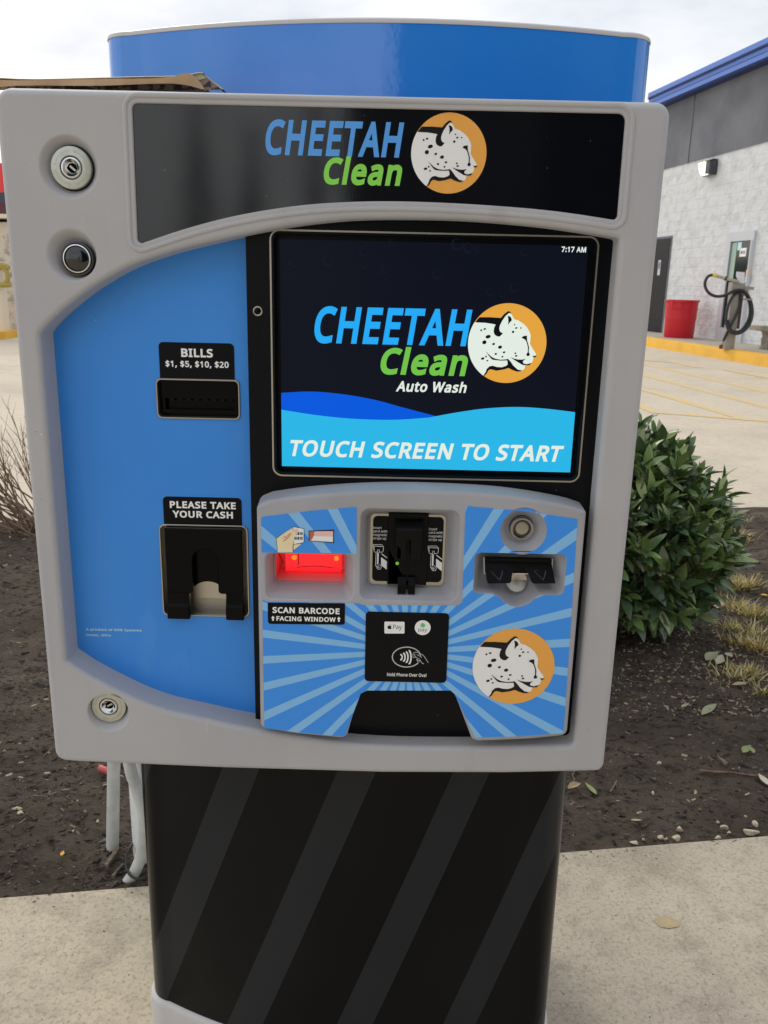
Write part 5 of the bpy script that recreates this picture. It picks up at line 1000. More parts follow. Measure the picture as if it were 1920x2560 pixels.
tag(b.build('conduit', M['pvc2']), 'thick bright white pipe behind the ribbed hose', 'conduit', 'white conduits beside the pedestal')
y3 = .505; pts = spline([F(*zp(x, y), y3 - .014 * (y / 1900)) for x, y in ((556, 60), (568, 140), (608, 330), (678, 520), (738, 720), (793, 920), (813, 1100), (813, 1250), (788, 1450), (735, 1660), (640, 1870), (480, 2090))], 10)
pts = [Vector(p) for p in pts]; pts.append(pts[-1] + Vector((-.01, .01, -.05))); rad = []
b = MB(); b.tube(pts, .0108, 20); hose = tag(b.build('conduit', M['pvc']), 'curved ribbed grey-white flexible conduit bending to the pad edge', 'conduit', 'white conduits beside the pedestal')
b = MB()
for i in range(4, len(pts) - 4):
    for s in (0, .5):
        p = pts[i].lerp(pts[i + 1], s); t_ = (pts[i + 1] - pts[i]).normalized()
        b.tube([p - t_ * .0010, p - t_ * .0005, p + t_ * .0005, p + t_ * .0010], [.0107, .0112, .0112, .0107], 20, caps=False)
b.build('hose_ribs', M['pvc'], hose)
c_ = F(*zp(650, 1850), y3 - .013); pcx = xs + .030; b = MB(); M['tie'] = mat('black cable tie', C(24, 24, 26), .4)
rg = [((c_.x + pcx) / 2 + .012 + ((pcx - c_.x) / 2 + .034) * math.cos(a), .527 + .060 * math.sin(a), c_.z + .016 + .010 * math.sin(a)) for a in [2 * math.pi * k / 40 for k in range(41)]]
b.tube(rg, .0026, 8, caps=False); tag(b.build('cable_tie', M['tie']), 'black cable tie looped round the white conduits', 'cable tie')

# ---- flattened cardboard on top of the frame
cb = thing('cardboard', 'crumpled brown cardboard flap with pale top sheet lying on the frame', 'cardboard', (-.30, .03, ZC + .239))
z7 = crop(0, 140, .3617); M['card'] = mat('brown cardboard', C(198, 166, 130, 1.0), .85, bump=(220, .25, .001, 5), vary=(30, C(176, 144, 110), .4, .65)); M['card2'] = mat('pale printed sheet', C(222, 218, 188), .6, vary=(12, C(190, 188, 144), .45, .6)); M['card3'] = mat('dark ribbed card edge', C(70, 60, 66), .8, vary=(160, C(150, 136, 126), .5, .58))
def strip(mb, top, botm, d0, d1, m):
    rows = []
    rows.append([F(*z7(*p), d1) + Vector((0, .05, .002)) for p in top]); rows.append([F(*z7(*p), d0) for p in top]); rows.append([F(*z7(*p), d0 - .002) for p in botm]); mb.grid([[tuple(v) for v in r] for r in rows], m)
x_ = [-60, 0, 120, 260, 420, 600, 760, 900, 1020, 1120, 1200, 1250, 1290, 1330, 1370, 1405]
tp = [168, 165, 168, 166, 163, 160, 157, 156, 154, 150, 142, 124, 116, 128, 170, 226]; bt = [214, 214, 204, 203, 205, 206, 204, 198, 192, 190, 190, 196, 202, 210, 222, 232]
b = MB(); strip(b, list(zip(spline([(i, v) for i, v in enumerate(x_)], 3)[0:0] or x_, tp)), list(zip(x_, bt)), .012, .014, M['card'])
b.build('folded_flap', None, cb, angle=60)
tp2 = [150, 149, 156, 158, 155, 150, 146, 142, 140, 139, 137, 134, 122, 122, 113, 113]
b = MB(); top = list(zip(x_, tp2)); rows = [[F(*z7(x, y + 9), .024) for x, y in top], [F(*z7(x, y + 2), .0225) for x, y in top], [F(*z7(x, y), .026) for x, y in top], [F(*z7(x, y + 8), .026) + Vector((0, .055, .0)) for x, y in top]]
b.grid([[tuple(v) for v in r] for r in rows], M['card2']); b.build('top_sheet', None, cb, angle=60)
b = MB(); q1 = [F(*z7(x, y), .026) for x, y in ((1330, 128), (1388, 113), (1545, 232), (1400, 236))]; b.add([tuple(v) for v in q1] + [tuple(v + Vector((0, .03, 0))) for v in q1], [(0, 1, 2, 3), (1, 5, 6, 2), (0, 4, 5, 1)], M['card3'])
q1 = [F(*z7(x, y), .0255) for x, y in ((1385, 112), (1396, 116), (1545, 228), (1530, 230))]; b.add([tuple(v) for v in q1], [(0, 1, 2, 3)], M['card2'])
q1 = [F(*z7(x, y), .0253) for x, y in ((1335, 127), (1388, 118), (1425, 152), (1372, 168))]; b.add([tuple(v) for v in q1], [(0, 1, 2, 3)], M['card2']); b.build('corner_fold', None, cb, smooth=False)
b = MB(); top = list(zip(x_[:-1], [196] * 15)); rows = [[F(*z7(x, 186), .045) for x in x_[:-1]], [F(*z7(x, 236), .045) for x in x_[:-1]]]
b.grid([[tuple(v) for v in r] for r in rows], M['card3']); rows = [[F(*z7(x, 172), .030) for x in x_[:-1]], [F(*z7(x, 172), .030) + Vector((0, .07, 0)) for x in x_[:-1]]]; b.grid([[tuple(v) for v in r] for r in rows], M['card']); b.build('inner_layer', None, cb, smooth=False)

# ================================================================== plants
GR = [mat('dark laurel leaf', C(88, 112, 68), .25, spec=.6, bump=(60, .15, .002)), mat('mid laurel leaf', C(116, 142, 80), .27, spec=.6, bump=(60, .15, .002)), mat('deep blue-green laurel leaf', C(80, 102, 72), .24, spec=.55, bump=(60, .15, .002)), mat('light laurel leaf', C(140, 156, 94), .32, spec=.5), mat('pale leaf underside', C(164, 174, 134), .5, spec=.3)]
bush = thing('laurel_bush', 'rounded evergreen bush with glossy dark green pointed leaves beside the kiosk', 'bush', (.68, 1.66, .02))
rnd = random.Random(21); BC = Vector((.64, 1.68, .365)); BR = Vector((.395, .39, .33))
b = MB(); stems = MB()
def bleaf(p, d, upv, Ln, Wd, m, curl, fold):
    d = d.normalized(); s = d.cross(upv)
    if s.length < .05: s = d.orthogonal()
    s.normalize(); u_ = s.cross(d).normalized(); rows = []
    for i in range(7):
        t_ = i / 6; wd = Wd * (math.sin(math.pi * min(1, .03 + t_ * .955) ** .9)) ** .85 * (1 - .12 * t_); c = p + d * (Ln * t_) + u_ * (curl * Ln * (.25 * t_ - t_ * t_))
        wv = math.sin(t_ * 9 + Ln * 300) * .05 * Wd
        rows.append([c - s * wd + u_ * (fold * wd + wv), c, c + s * wd + u_ * (fold * wd - wv)])
    b.grid(rows, m)
def bshape(dv):
    k = 1 + .16 * noise.noise(dv * 2.1 + Vector((4, 1, 2))) + .08 * noise.noise(dv * 5 + Vector((1, 7, 3)))
    if dv.z < 0: k *= 1 - .10 * abs(dv.z)
    return k
shoots = 0
while shoots < 1050:
    dv = Vector((rnd.gauss(0, 1), rnd.gauss(0, 1), rnd.gauss(.15, 1))).normalized()
    if dv.y > .75: continue
    k = bshape(dv) * rnd.uniform(.55, 1.0) ** .6 * (1 if rnd.random() < .93 else 1.09)
    gap = noise.noise(dv * 3.4 + Vector((9, 2, 5)))
    if gap < -.22 and rnd.random() < .75: continue
    p = BC + Vector((dv.x * BR.x, dv.y * BR.y, dv.z * BR.z)) * k
    if p.z < .07: continue
    out = (Vector((dv.x / BR.x, dv.y / BR.y, dv.z / BR.z)).normalized() * .75 + Vector((0, 0, .55)) + Vector((rnd.gauss(0, .35), rnd.gauss(0, .35), rnd.gauss(0, .25)))).normalized()
    L0 = rnd.uniform(.035, .10); q0 = p - out * L0 * .8
    stems.tube([q0 - out * .05, q0, p], [.0022, .0018, .0012], 5)
    a0 = rnd.uniform(0, 6.28); side = out.orthogonal().normalized(); sid2 = out.cross(side); nl = rnd.randint(5, 8); tone = noise.noise(p * 6)
    for i in range(nl):
        t_ = i / nl; a = a0 + i * 2.4; rad = side * math.cos(a) + sid2 * math.sin(a)
        opn = 1.05 - .70 * t_ + rnd.gauss(0, .15); d = out * math.cos(opn) + rad * math.sin(opn)
        if dv.z < -.2: d = d + Vector((0, 0, -.35))
        Ln = rnd.uniform(.042, .096) * (1 - .22 * t_); r = rnd.random() + tone * .3
        m = GR[0] if r < .32 else GR[2] if r < .56 else GR[1] if r < .86 else GR[3]
        if rnd.random() < .045: m = GR[4]
        bleaf(q0 + out * (L0 * t_), d, Vector((0, 0, 1)) * .8 + out * .4 + Vector((rnd.gauss(0, .3), rnd.gauss(0, .3), 0)), Ln, Ln * rnd.uniform(.165, .225), m, rnd.uniform(-.05, .35), rnd.uniform(.15, .5))
    shoots += 1
b.build('foliage', None, bush, angle=60)
for k in range(22):
    a = rnd.uniform(0, 6.28); e = BC + Vector((math.cos(a) * BR.x * .5, math.sin(a) * BR.y * .5, rnd.uniform(-.12, .15))); s0 = Vector((.66 + rnd.gauss(0, .05), 1.68 + rnd.gauss(0, .05), .03))
    stems.tube(spline([s0, s0.lerp(e, .4) + Vector((0, 0, .08)), e], 4), .006, 6)
M['stem'] = mat('bush stems', C(88, 80, 58), .8); stems.build('stems', M['stem'], bush)

# ---- grass tufts among the mulch
TG = [mat('tuft blade green', C(158, 160, 86), .6), mat('tuft blade straw', C(216, 196, 132), .65), mat('tuft blade brown', C(176, 142, 100), .7), mat('tuft blade pale', C(222, 212, 172), .65)]
def tuft(px, py, h, n_, ws, lb, spread=.05):
    spread *= .8
    p = on_bed(*zG(px, py)); b = MB()
    for _ in range(n_):
        r = abs(rnd.gauss(0, spread)); a = rnd.uniform(0, 6.28); q = p + Vector((math.cos(a) * r * 1.5, math.sin(a) * r, 0)); q.z = hz(q.x, q.y)
        ln = Vector((math.cos(a) * .45 + rnd.gauss(0, .3), math.sin(a) * .45 + rnd.gauss(0, .3), 1)).normalized(); H = h * .9 * rnd.uniform(.4, 1.15); s = Vector((rnd.gauss(0, 1), rnd.gauss(0, 1), 0)).normalized() * rnd.uniform(.0014, .0028)
        dr = Vector((ln.x, ln.y, 0)) * H * rnd.uniform(.1, .7); rows = []
        for t_ in (0, .35, .7, 1):
            c = q + ln * H * t_ + dr * t_ * t_ - Vector((0, 0, H * .25 * t_ * t_)); rows.append([c - s * (1.02 - t_), c + s * (1.02 - t_)])
        b.grid(rows, rnd.choices(TG, ws)[0])
    o = b.build('grass_tuft', None); tag(o, lb, 'grass tuft', 'cropped grass tufts in the mulch')
tuft(790, 250, .055, 110, [2, 5, 3, 4], 'farthest straw coloured grass tuft peeping past the bush', .03); tuft(800, 430, .085, 150, [0, 3, 6, 3], 'reddish brown grass tuft just behind the bush edge', .035)
tuft(790, 905, .075, 190, [7, 5, 1, 2], 'greenest grass tuft right of the bush', .035); tuft(930, 890, .065, 130, [2, 5, 3, 5], 'straw tuft merging with the greenest one', .035)
tuft(800, 1120, .07, 120, [4, 5, 2, 2], 'yellowish tuft touching the bush rim', .03); tuft(940, 1180, .07, 190, [4, 6, 2, 3], 'wide yellow tuft in the second row', .04)
tuft(740, 1320, .05, 60, [3, 5, 2, 2], 'small thin tuft nearest the bare soil', .025); tuft(960, 1370, .07, 110, [4, 5, 2, 4], 'tuft with pale leaves in the third row', .04); tuft(850, 1490, .06, 120, [3, 6, 3, 1], 'golden tuft above the dark hollow', .04); tuft(1010, 1530, .07, 170, [2, 6, 4, 2], 'dense golden tuft at the frame edge', .04)
tuft(820, 1800, .06, 90, [4, 4, 1, 4], 'flattened tuft with long pale blades', .035); tuft(940, 1750, .05, 130, [2, 5, 4, 3], 'brownish tuft in the nearest row', .04); tuft(1060, 1940, .05, 70, [6, 3, 1, 3], 'green tuft nearest the camera at the frame edge', .03)

# ---- leafless shrub on the left
sh = thing('bare_shrub', 'leafless twiggy shrub with brown arching stems left of the kiosk', 'shrub', (-1.62, 2.72, 0))
M['bark'] = mat('brown shrub bark', C(152, 128, 106), .85, vary=(40, C(116, 96, 80), .4, .6)); b = MB(); rs = random.Random(4)
S0 = G(112, 1330, 0); S0 = Vector((S0.x, S0.y, .0))
def shoot(p, d, Ln, r, lvl):
    pts = [p]; n_ = 9; dd = d.normalized()
    for i in range(n_):
        dd = (dd + Vector((rs.gauss(0, .06), rs.gauss(0, .06), rs.gauss(.012, .05)))).normalized(); pts.append(pts[-1] + dd * (Ln / n_))
    b.tube(pts, [r * (1 - .75 * i / n_) for i in range(n_ + 1)], 5)
    if lvl < 2:
        for _ in range(3 if lvl == 0 else 2):
            i = rs.randint(3, n_ - 1); sd = (dd + Vector((rs.gauss(0, .45), rs.gauss(0, .35), rs.gauss(.25, .35)))).normalized(); shoot(pts[i], sd, Ln * rs.uniform(.25, .5), r * .5, lvl + 1)
for _ in range(44):
    a = rs.uniform(-1.15, 1.25); el = rs.uniform(.25, 1.0)
    d = Vector((-math.cos(a) * math.cos(el), math.sin(a) * math.cos(el) * .6, math.sin(el))); shoot(S0 + Vector((rs.gauss(0, .05), rs.gauss(0, .05), -.02)), d, rs.uniform(.45, .68), rs.uniform(.0032, .0058), 0)
for _ in range(14):
    d = Vector((rs.uniform(.1, .8), rs.gauss(0, .4), rs.uniform(.4, 1))); shoot(S0 + Vector((rs.gauss(0, .05), rs.gauss(0, .05), -.02)), d, rs.uniform(.4, .7), rs.uniform(.0045, .007), 0)
b.build('stems', M['bark'], sh)

# ================================================================== the building and what stands before it
c5, z3, zc4 = crop(1440, 560, .3164), crop(1720, 560, .1537), crop(1600, 60, .19888)
P0 = Vector((6.85, 16.4, 0)); td = Vector((-.162, 1, 0)).normalized(); nd = Vector((-td.y, td.x, 0))     # nd points towards the lot
if nd.x > 0: nd = -nd
def Wp(px, py, off=0.0):
    """(along, height) on the wall's plane, OFF metres before it"""
    r = ray(px, py); o = P0 + nd * off; t_ = (o - CAM).dot(nd) / r.dot(nd); p = CAM + r * t_; return (p - P0).dot(td), p.z
def wpt(s, z, off=0.0): p = P0 + td * s + nd * off; return (p.x, p.y, z)
def wbox(mb, s0, s1, z0, z1, o0, o1, m=None):
    v = [wpt(s, z, o) for z in (z0, z1) for s, o in ((s0, o0), (s1, o0), (s1, o1), (s0, o1))]
    mb.add(v, [(0, 1, 2, 3), (4, 5, 6, 7), (0, 1, 5, 4), (1, 2, 6, 5), (2, 3, 7, 6), (3, 0, 4, 7)], m)
ZS = .15
M['wall'] = mat('white painted rough block', C(220, 224, 228), .85, spec=.2, bump=(7, .8, .04, 8), vary=(4.5, C(204, 208, 211), .46, .68, 9))
t, bs = nodes_of(M['wall'])
br = t.nodes.new('ShaderNodeTexBrick'); br.inputs['Scale'].default_value = 1.0; br.inputs['Brick Width'].default_value = .40; br.inputs['Row Height'].default_value = .20; br.inputs['Mortar Size'].default_value = .012; br.inputs['Mortar Smooth'].default_value = 1.0
cb_ = t.nodes.new('ShaderNodeTexCoord'); sp2 = t.nodes.new('ShaderNodeSeparateXYZ'); cm2 = t.nodes.new('ShaderNodeCombineXYZ')
t.links.new(cb_.outputs['Object'], sp2.inputs[0]); t.links.new(sp2.outputs['Y'], cm2.inputs['X']); t.links.new(sp2.outputs['Z'], cm2.inputs['Y']); t.links.new(cm2.outputs[0], br.inputs['Vector'])
bp = [x for x in t.nodes if x.type == 'BUMP'][0]; bp2 = t.nodes.new('ShaderNodeBump'); bp2.inputs['Strength'].default_value = .45; bp2.inputs['Distance'].default_value = .012; bp2.invert = True
t.links.new(br.outputs['Fac'], bp2.inputs['Height']); t.links.new(bp.outputs['Normal'], bp2.inputs['Normal']); t.links.new(bp2.outputs['Normal'], bs.inputs['Normal'])
M['band'] = mat('dark grey painted block', C(124, 127, 135), .85, spec=.2, bump=(2.2, .6, .06, 6), vary=(1.2, C(110, 112, 120), .4, .65, 6))
M['fascia'] = mat('blue metal fascia', C(88, 128, 214), .4, spec=.4); M['fasciad'] = mat('dark blue seam', C(30, 50, 110), .5)
M['door'] = mat('black steel door', C(26, 27, 30), .4, spec=.25, bump=(30, .05, .002)); M['alu'] = mat('pale aluminium', C(206, 210, 216), .4, metal=.25)
BL = thing('wash_building', 'white block building with dark grey upper band and blue fascia behind the lot', 'building', (P0.x, P0.y, 0))
s_end = Wp(1622, 250, .25)[0]; s_near = -11
zt = Wp(*zc4(1605, 1490))[1]; zt = (zt + Wp(*zc4(320, 1815))[1]) / 2
zf0 = (Wp(*zc4(380, 990))[1] + Wp(*zc4(1605, 515))[1]) / 2
zf1 = (Wp(*zc4(200, 812), .25)[1] + Wp(*zc4(1600, 205), .25)[1]) / 2
sw_ = s_end - .3
b = MB(); wbox(b, s_near, sw_, -.02, zt, -6, 0); b.build('wall', M['wall'], BL, smooth=False)
b = MB(); wbox(b, s_near, sw_ - .002, zt, zf0 + .02, -5.9, .02); b.build('upper_band', M['band'], BL, smooth=False)
b = MB(); hF = zf1 - zf0
for u0, u1 in ((.262, .300), (.590, .620), (.655, .700)): wbox(b, s_near, s_end + .002, zf0 + hF * u0, zf0 + hF * u1, -6.2, .286, M['fasciad'])
for k, (u0, u1) in enumerate(((0, .27), (.325, .585), (.70, 1.0))): wbox(b, s_near, s_end, zf0 + hF * u0, zf0 + hF * u1, -6.2, .25 + .03 * (k != 1), M['fascia'])
wbox(b, s_near, s_end - .01, zf0 - .03, zf1 - .02, -6.1, .235, M['fasciad']); wbox(b, s_near, s_end - .005, zf0 + hF * .625, zf0 + hF * .665, -6.1, .262, M['fascia'])
b.build('roof_fascia', None, BL, smooth=False)
b = MB(); s_, z_ = Wp(*zc4(605, 1735), .02); wbox(b, s_ - .012, s_ + .012, zt - .01, zf0, .02, .03); b.build('joint_strip', M['darksteel'], BL, smooth=False)
# dark door with sign
s0, zt0 = Wp(*c5(757, 112)); s0b, zb0 = Wp(*c5(676, 848)); s0 = (s0 + s0b) / 2
b = MB(); wbox(b, s0, s0 + 1.02, ZS, zt0, .0, .03, M['door']); wbox(b, s0 - .05, s0 + 1.07, ZS, zt0 + .05, -.02, .02, M['band']); dd = b.build('door', None, BL, smooth=False)
ss, zz = Wp(*c5(655, 345), .04); b = MB(); wbox(b, ss - .06, ss + .06, zz - .17, zz + .17, .03, .036, M['alu']); wbox(b, ss - .035, ss + .035, zz - .03, zz + .12, .036, .038, mat('blue sign panel', C(90, 110, 160), .5)); b.build('door_sign', None, dd, smooth=False)
# glazed door
g0, gt = Wp(*z3(690, 145)); g0b, _ = Wp(*z3(450, 1880)); g0 = (g0 + g0b) / 2; g1 = (Wp(*z3(1140, 105))[0] + Wp(*z3(870, 1945))[0]) / 2
gt = (gt + Wp(*z3(1130, 100))[1]) / 2
p0, pt = Wp(*z3(740, 288)); p0 = (p0 + Wp(*z3(553, 1670))[0]) / 2; p1 = (Wp(*z3(1095, 262))[0] + Wp(*z3(885, 1690))[0]) / 2; pt = (pt + Wp(*z3(1095, 258))[1]) / 2; pz = Wp(*z3(560, 1680))[1]
if g0 < g1: g0, g1 = g1, g0
if p0 < p1: p0, p1 = p1, p0
b = MB(); wbox(b, p0, g0, ZS, gt, 0, .05, M['alu']); wbox(b, g1, p1, ZS, gt, 0, .05, M['alu']); wbox(b, p1, p0, pt, gt, 0, .048, M['alu']); wbox(b, p1, p0, ZS, pz, 0, .048, M['alu'])
zm = Wp(*z3(930, 950))[1]
for o_ in (p0, p1): wbox(b, o_ - .02, o_ + .02, pz, pt, .05, .065, M['alu'])
gd = b.build('glazed_door', None, BL, smooth=False)
M['pane'] = mat('reflecting door glass', C(40, 46, 46), .08, spec=.8); M['paned'] = mat('dark lower pane', C(36, 38, 42), .2)
b = MB(); wbox(b, p1, p0, zm, pt, .0, .02, M['pane']); wbox(b, p1, p0, pz, zm, .0, .021, M['paned']); b.build('pane', None, gd, smooth=False)
b = MB()
for (x, y, ww, hh, mm_) in ((890, 460, .22, .16, 'white'), (975, 800, .16, .12, 'orange'), (835, 360, .13, .15, 'paleblue'), (965, 890, .18, .14, 'alu')):
    a_, z_ = Wp(*z3(x, y), .03); wbox(b, a_ - ww / 2, a_ + ww / 2, z_ - hh / 2, z_ + hh / 2, .02, .026, M[mm_])
a_, z_ = Wp(*z3(890, 460), .03)
for k in (-.06, -.02, .03, .06): wbox(b, a_ + k - .008, a_ + k + .012, z_ - .03, z_ + .03, .026, .028, M['printblack'])
M['mint'] = mat('pale green painted reflection strip', C(170, 196, 186), .5); wbox(b, p0 - .20, p0 - .02, zm + .05, pt - .02, .02, .024, M['mint']); b.build('door_notices_reflection', None, gd, smooth=False)  # the pane's pale green reflection is put in as a coloured strip
# lit wall lamp
a0, z0 = Wp(*zc4(740, 1780), .2); a1, z1 = Wp(*zc4(930, 1890), .1); al, zl = Wp(*zc4(835, 1815), .12)
wl = thing('wall_lamp', 'small dark wall lamp glowing warm white under the grey band', 'wall lamp', wpt(al, zl, .02))
M['lampglow'] = mat('lit lamp lens', C(240, 236, 200), .3, emit=((1.0, .95, .66, 1), 1.7)); b = MB(); hh = .16
wbox(b, al - .24, al + .17, zl - hh * .9, zl + hh, .021, .10, M['darksteel']); v = [wpt(al + s, z, o) for s, z, o in ((-.24, zl + hh, .10), (.17, zl + hh, .10), (.17, zl + hh * .8, .22), (-.24, zl + hh * .8, .22))]
b.add(v, [(0, 1, 2, 3)], M['darksteel']); wbox(b, al - .24, al + .17, zl + hh * .74, zl + hh * .8, .10, .22, M['darksteel']); wbox(b, al - .24, al - .085, zl - hh * .75, zl + hh * .75, .1, .19, M['darksteel']); b.build('lamp_housing', None, wl, smooth=False)
b = MB(); rows = [[wpt(al + s, z, o) for s in (-.08, .165)] for z, o in ((zl - hh * .8, .11), (zl - hh * .5, .17), (zl + hh * .3, .215), (zl + hh * .73, .215))]; b.grid(rows)
for s in (-.08, .165): b.add([wpt(al + s, z, o) for z, o in ((zl - hh * .8, .11), (zl - hh * .5, .17), (zl + hh * .3, .215), (zl + hh * .73, .215), (zl + hh * .73, .11))], [(0, 1, 2, 3, 4)])
b.build('lamp_lens', M['lampglow'], wl, smooth=False)
# sidewalk and yellow kerb
M['kerb'] = mat('yellow painted kerb', C(240, 186, 62), .7, vary=(3, C(226, 172, 60), .4, .7)); M['line'] = mat('worn yellow marking', C(226, 194, 124), .85, vary=(9, C(212, 196, 164), .42, .58, 7))
k0 = Vector((5.75, 14.5, 0)); kd = Vector((-.135, 1, 0)).normalized(); kn = Vector((kd.y, -kd.x, 0))
def kp(s, o, z): p = k0 + kd * s + kn * o; return (p.x, p.y, z)
b = MB(); v = [kp(s, o, z) for z in (-.1, ZS) for s, o in ((-12, .18), (14, .18), (14, 6), (-12, 6))]
b.add(v, [(4, 5, 6, 7), (0, 1, 5, 4), (1, 2, 6, 5)]); kind(b.build('sidewalk', M['walk'], smooth=False), 'structure')
b = MB(); b.grid([[kp(s, o, z) for s in np.arange(-12, 14.1, 1)] for o, z in ((-.02, -.05), (.0, ZS - .025), (.012, ZS - .004), (.04, ZS + .003), (.18, ZS + .003))]); kind(b.build('kerb', M['kerb']), 'structure')
zmk = ZL + .0015
for L_ in ([(560, 1110), (1600, 1350)], [(560, 1200), (1600, 1467)], [(530, 1305), (1380, 1553)], [(515, 1437), (625, 1487), (1650, 1565)], [(750, 1090), (970, 1135)], [(1180, 1150), (1600, 1231)], [(560, 1078), (760, 1092)]):
    zmk += .0004; P_ = [G(*c5(*p), zmk) for p in L_]; b = MB()
    d0 = (P_[1] - P_[0]).normalized(); P_[0] = P_[0] - d0 * (.6 if L_[0][0] < 565 else 0)
    lf, rg = [], []
    for i, p in enumerate(P_):
        d_ = (P_[min(i + 1, len(P_) - 1)] - P_[max(i - 1, 0)]).normalized(); s_ = Vector((-d_.y, d_.x, 0)) * .065; lf.append(tuple(p + s_)); rg.append(tuple(p - s_))
    b.grid([lf, rg]); kind(b.build('road_marking', M['line'], smooth=False), 'structure')
# red trash can
q = P0 + td * Wp(*c5(815, 890))[0] + nd * .42; kk = G(*c5(808, 897), ZS); q = Vector((kk.x, kk.y, ZS)); zt_ = F(*c5(838, 600), q.y).z
TB = thing('trash_can', 'red plastic trash can standing against the white wall', 'trash can', tuple(q)); M['redcan'] = mat('red plastic', C(204, 28, 44), .4, bump=(40, .06, .003))
H = zt_ - ZS; dpx = (q - CAM).length / FPX; rb_, rt_ = 104 * .3164 * dpx, 114 * .3164 * dpx
b = MB(); b.lathez((q.x, q.y), [(rb_ * .96, ZS), (rb_, ZS + .02), (rb_ + (rt_ - rb_) * .55, ZS + H * .72), (rb_ + (rt_ - rb_) * .56, ZS + H * .745), (rt_ * .985, ZS + H * .75), (rt_ * .99, ZS + H * .945)], 40, cap=False); b.build('can_body', M['redcan'], TB)
b = MB(); b.lathez((q.x, q.y), [(rt_ * .99, ZS + H * .94), (rt_ * 1.05, ZS + H * .945), (rt_ * 1.06, ZS + H * .965), (rt_ * 1.05, ZS + H), (rt_ * .98, ZS + H), (rt_ * .96, ZS + H * .5)], 40, cap=True); b.build('can_rim', M['redcan'], TB)
hd = (Vector((CAM.x, CAM.y, 0)) - Vector((q.x, q.y, 0))).normalized(); hs = Vector((-hd.y, hd.x, 0)); b = MB(); hc = q + hd * rt_ * 1.02 - hs * rt_ * .28 * -1
hc = q + hd * rt_ * .98 + hs * rt_ * (-.30)
b.tube([hc + hs * a + hd * o + Vector((0, 0, z - ZS)) for a, o, z in ((-.10, -.02, ZS + H * .93), (-.095, .035, ZS + H * .90), (-.085, .05, ZS + H * .80), (.085, .05, ZS + H * .80), (.095, .035, ZS + H * .90), (.10, -.02, ZS + H * .93))], .014, 8); b.build('can_handle', M['redcan'], TB)
# vacuum stand with coiled hose
b0 = G(*z3(645, 2035), ZS); yv = b0.y; V = lambda x, y, o=0.0: F(*z3(x, y), yv + o)
VS = thing('vacuum_stand', 'grey hose post with black coiled vacuum hose before the glazed door', 'vacuum stand', (b0.x, b0.y, ZS)); M['post'] = mat('grey painted post', C(158, 154, 148), .5, vary=(8, C(146, 142, 138), .4, .6)); M['hose'] = mat('black ribbed hose', C(42, 43, 46), .45, bump=(160, .3, .01))
pw = (V(735, 1850) - V(590, 1850)).length * .5
tx = V(800, 1000); b = MB(); v = [(x, yv + o, z) for z, xo in ((ZS, b0.x), (tx.z, b0.x)) for x, o in ((xo - pw, -pw), (xo + pw, -pw), (xo + pw, pw), (xo - pw, pw))]
b.add(v, [(0, 1, 5, 4), (1, 2, 6, 5), (2, 3, 7, 6), (3, 0, 4, 7), (4, 5, 6, 7)]); b.build('post', M['post'], VS, smooth=False)
b = MB(); hx = b0.x
h1 = V(870, 960).z; b.box((hx - pw * 1.25, yv - pw * 1.3, tx.z - .14), (hx + pw * 1.6, yv + pw, tx.z + .05)); b.build('post_head', M['post'], VS, smooth=False)
b = MB(); hk = V(915, 1010); b.box((hk.x - .03, yv - .12, V(0, 1150).z), (hk.x + .03, yv - .06, hk.z)); b.box((hx, yv - .08, hk.z - .06), (hk.x + .14, yv - .05, hk.z - .01)); e2 = V(975, 1010); b.box((hk.x - .03, yv - .2, V(0, 1215).z), (hk.x + .09, yv - .06, V(0, 1190).z)); b.build('hose_hook', M['post'], VS, smooth=False)
b = MB(); hp = [(395, 828, -.1), (330, 850, -.1), (285, 920, -.1), (278, 1010, -.1), (320, 1100, -.12), (400, 1160, -.14), (500, 1178, -.15), (610, 1155, -.16), (720, 1100, -.16), (830, 1075, -.15), (910, 1095, -.14), (985, 1180, -.14), (1035, 1310, -.16), (1045, 1480, -.18), (990, 1650, -.2), (890, 1750, -.2), (770, 1785, -.2), (670, 1730, -.18), (620, 1600, -.16), (630, 1420, -.14), (680, 1260, -.12), (750, 1150, -.11), (850, 1105, -.10), (930, 1130, -.11), (1000, 1280, -.13), (1005, 1480, -.15), (940, 1640, -.17), (850, 1740, -.18), (740, 1750, -.18), (670, 1680, -.14), (640, 1560, -.12)]
hr = 23 * .1537 * (yv - CAM.y) / FPX
b.tube([V(x, y, o) for x, y, o in hp] and spline([V(x, y, o) for x, y, o in hp], 5), hr, 10)
b.tube(spline([V(x, y, o) for x, y, o in ((850, 1110, -.09), (845, 1300, -.10), (800, 1450, -.12), (715, 1610, -.12), (640, 1760, -.10), (575, 1900, -.08))], 5), hr * .95, 10)
b.build('vacuum_hose', M['hose'], VS)
M['wand'] = mat('grey wand tube', C(172, 168, 150), .5); M['yel'] = mat('yellow cuff', C(226, 206, 90), .5)
b = MB(); b.tube([V(440, 838, -.1), V(620, 890, -.12), V(830, 940, -.14)], hr * 1.05, 10, M['wand']); b.tube([V(398, 826, -.1), V(455, 842, -.1)], hr * 1.4, 10, M['yel']); b.tube([V(600, 884, -.12), V(618, 889, -.12)], hr * 1.5, 10, M['blackp']); b.build('wand', None, VS)
b = MB(); b.tube([V(575, 1905, -.08), V(550, 1960, -.06)], hr * .9, 8, M['wand']); rb2 = mat('rusty fitting', C(120, 62, 44), .8); b.tube([V(545, 1965, -.06), V(528, 2030, -.06)], hr * 1.3, 8, rb2); b.build('hose_end', None, VS)
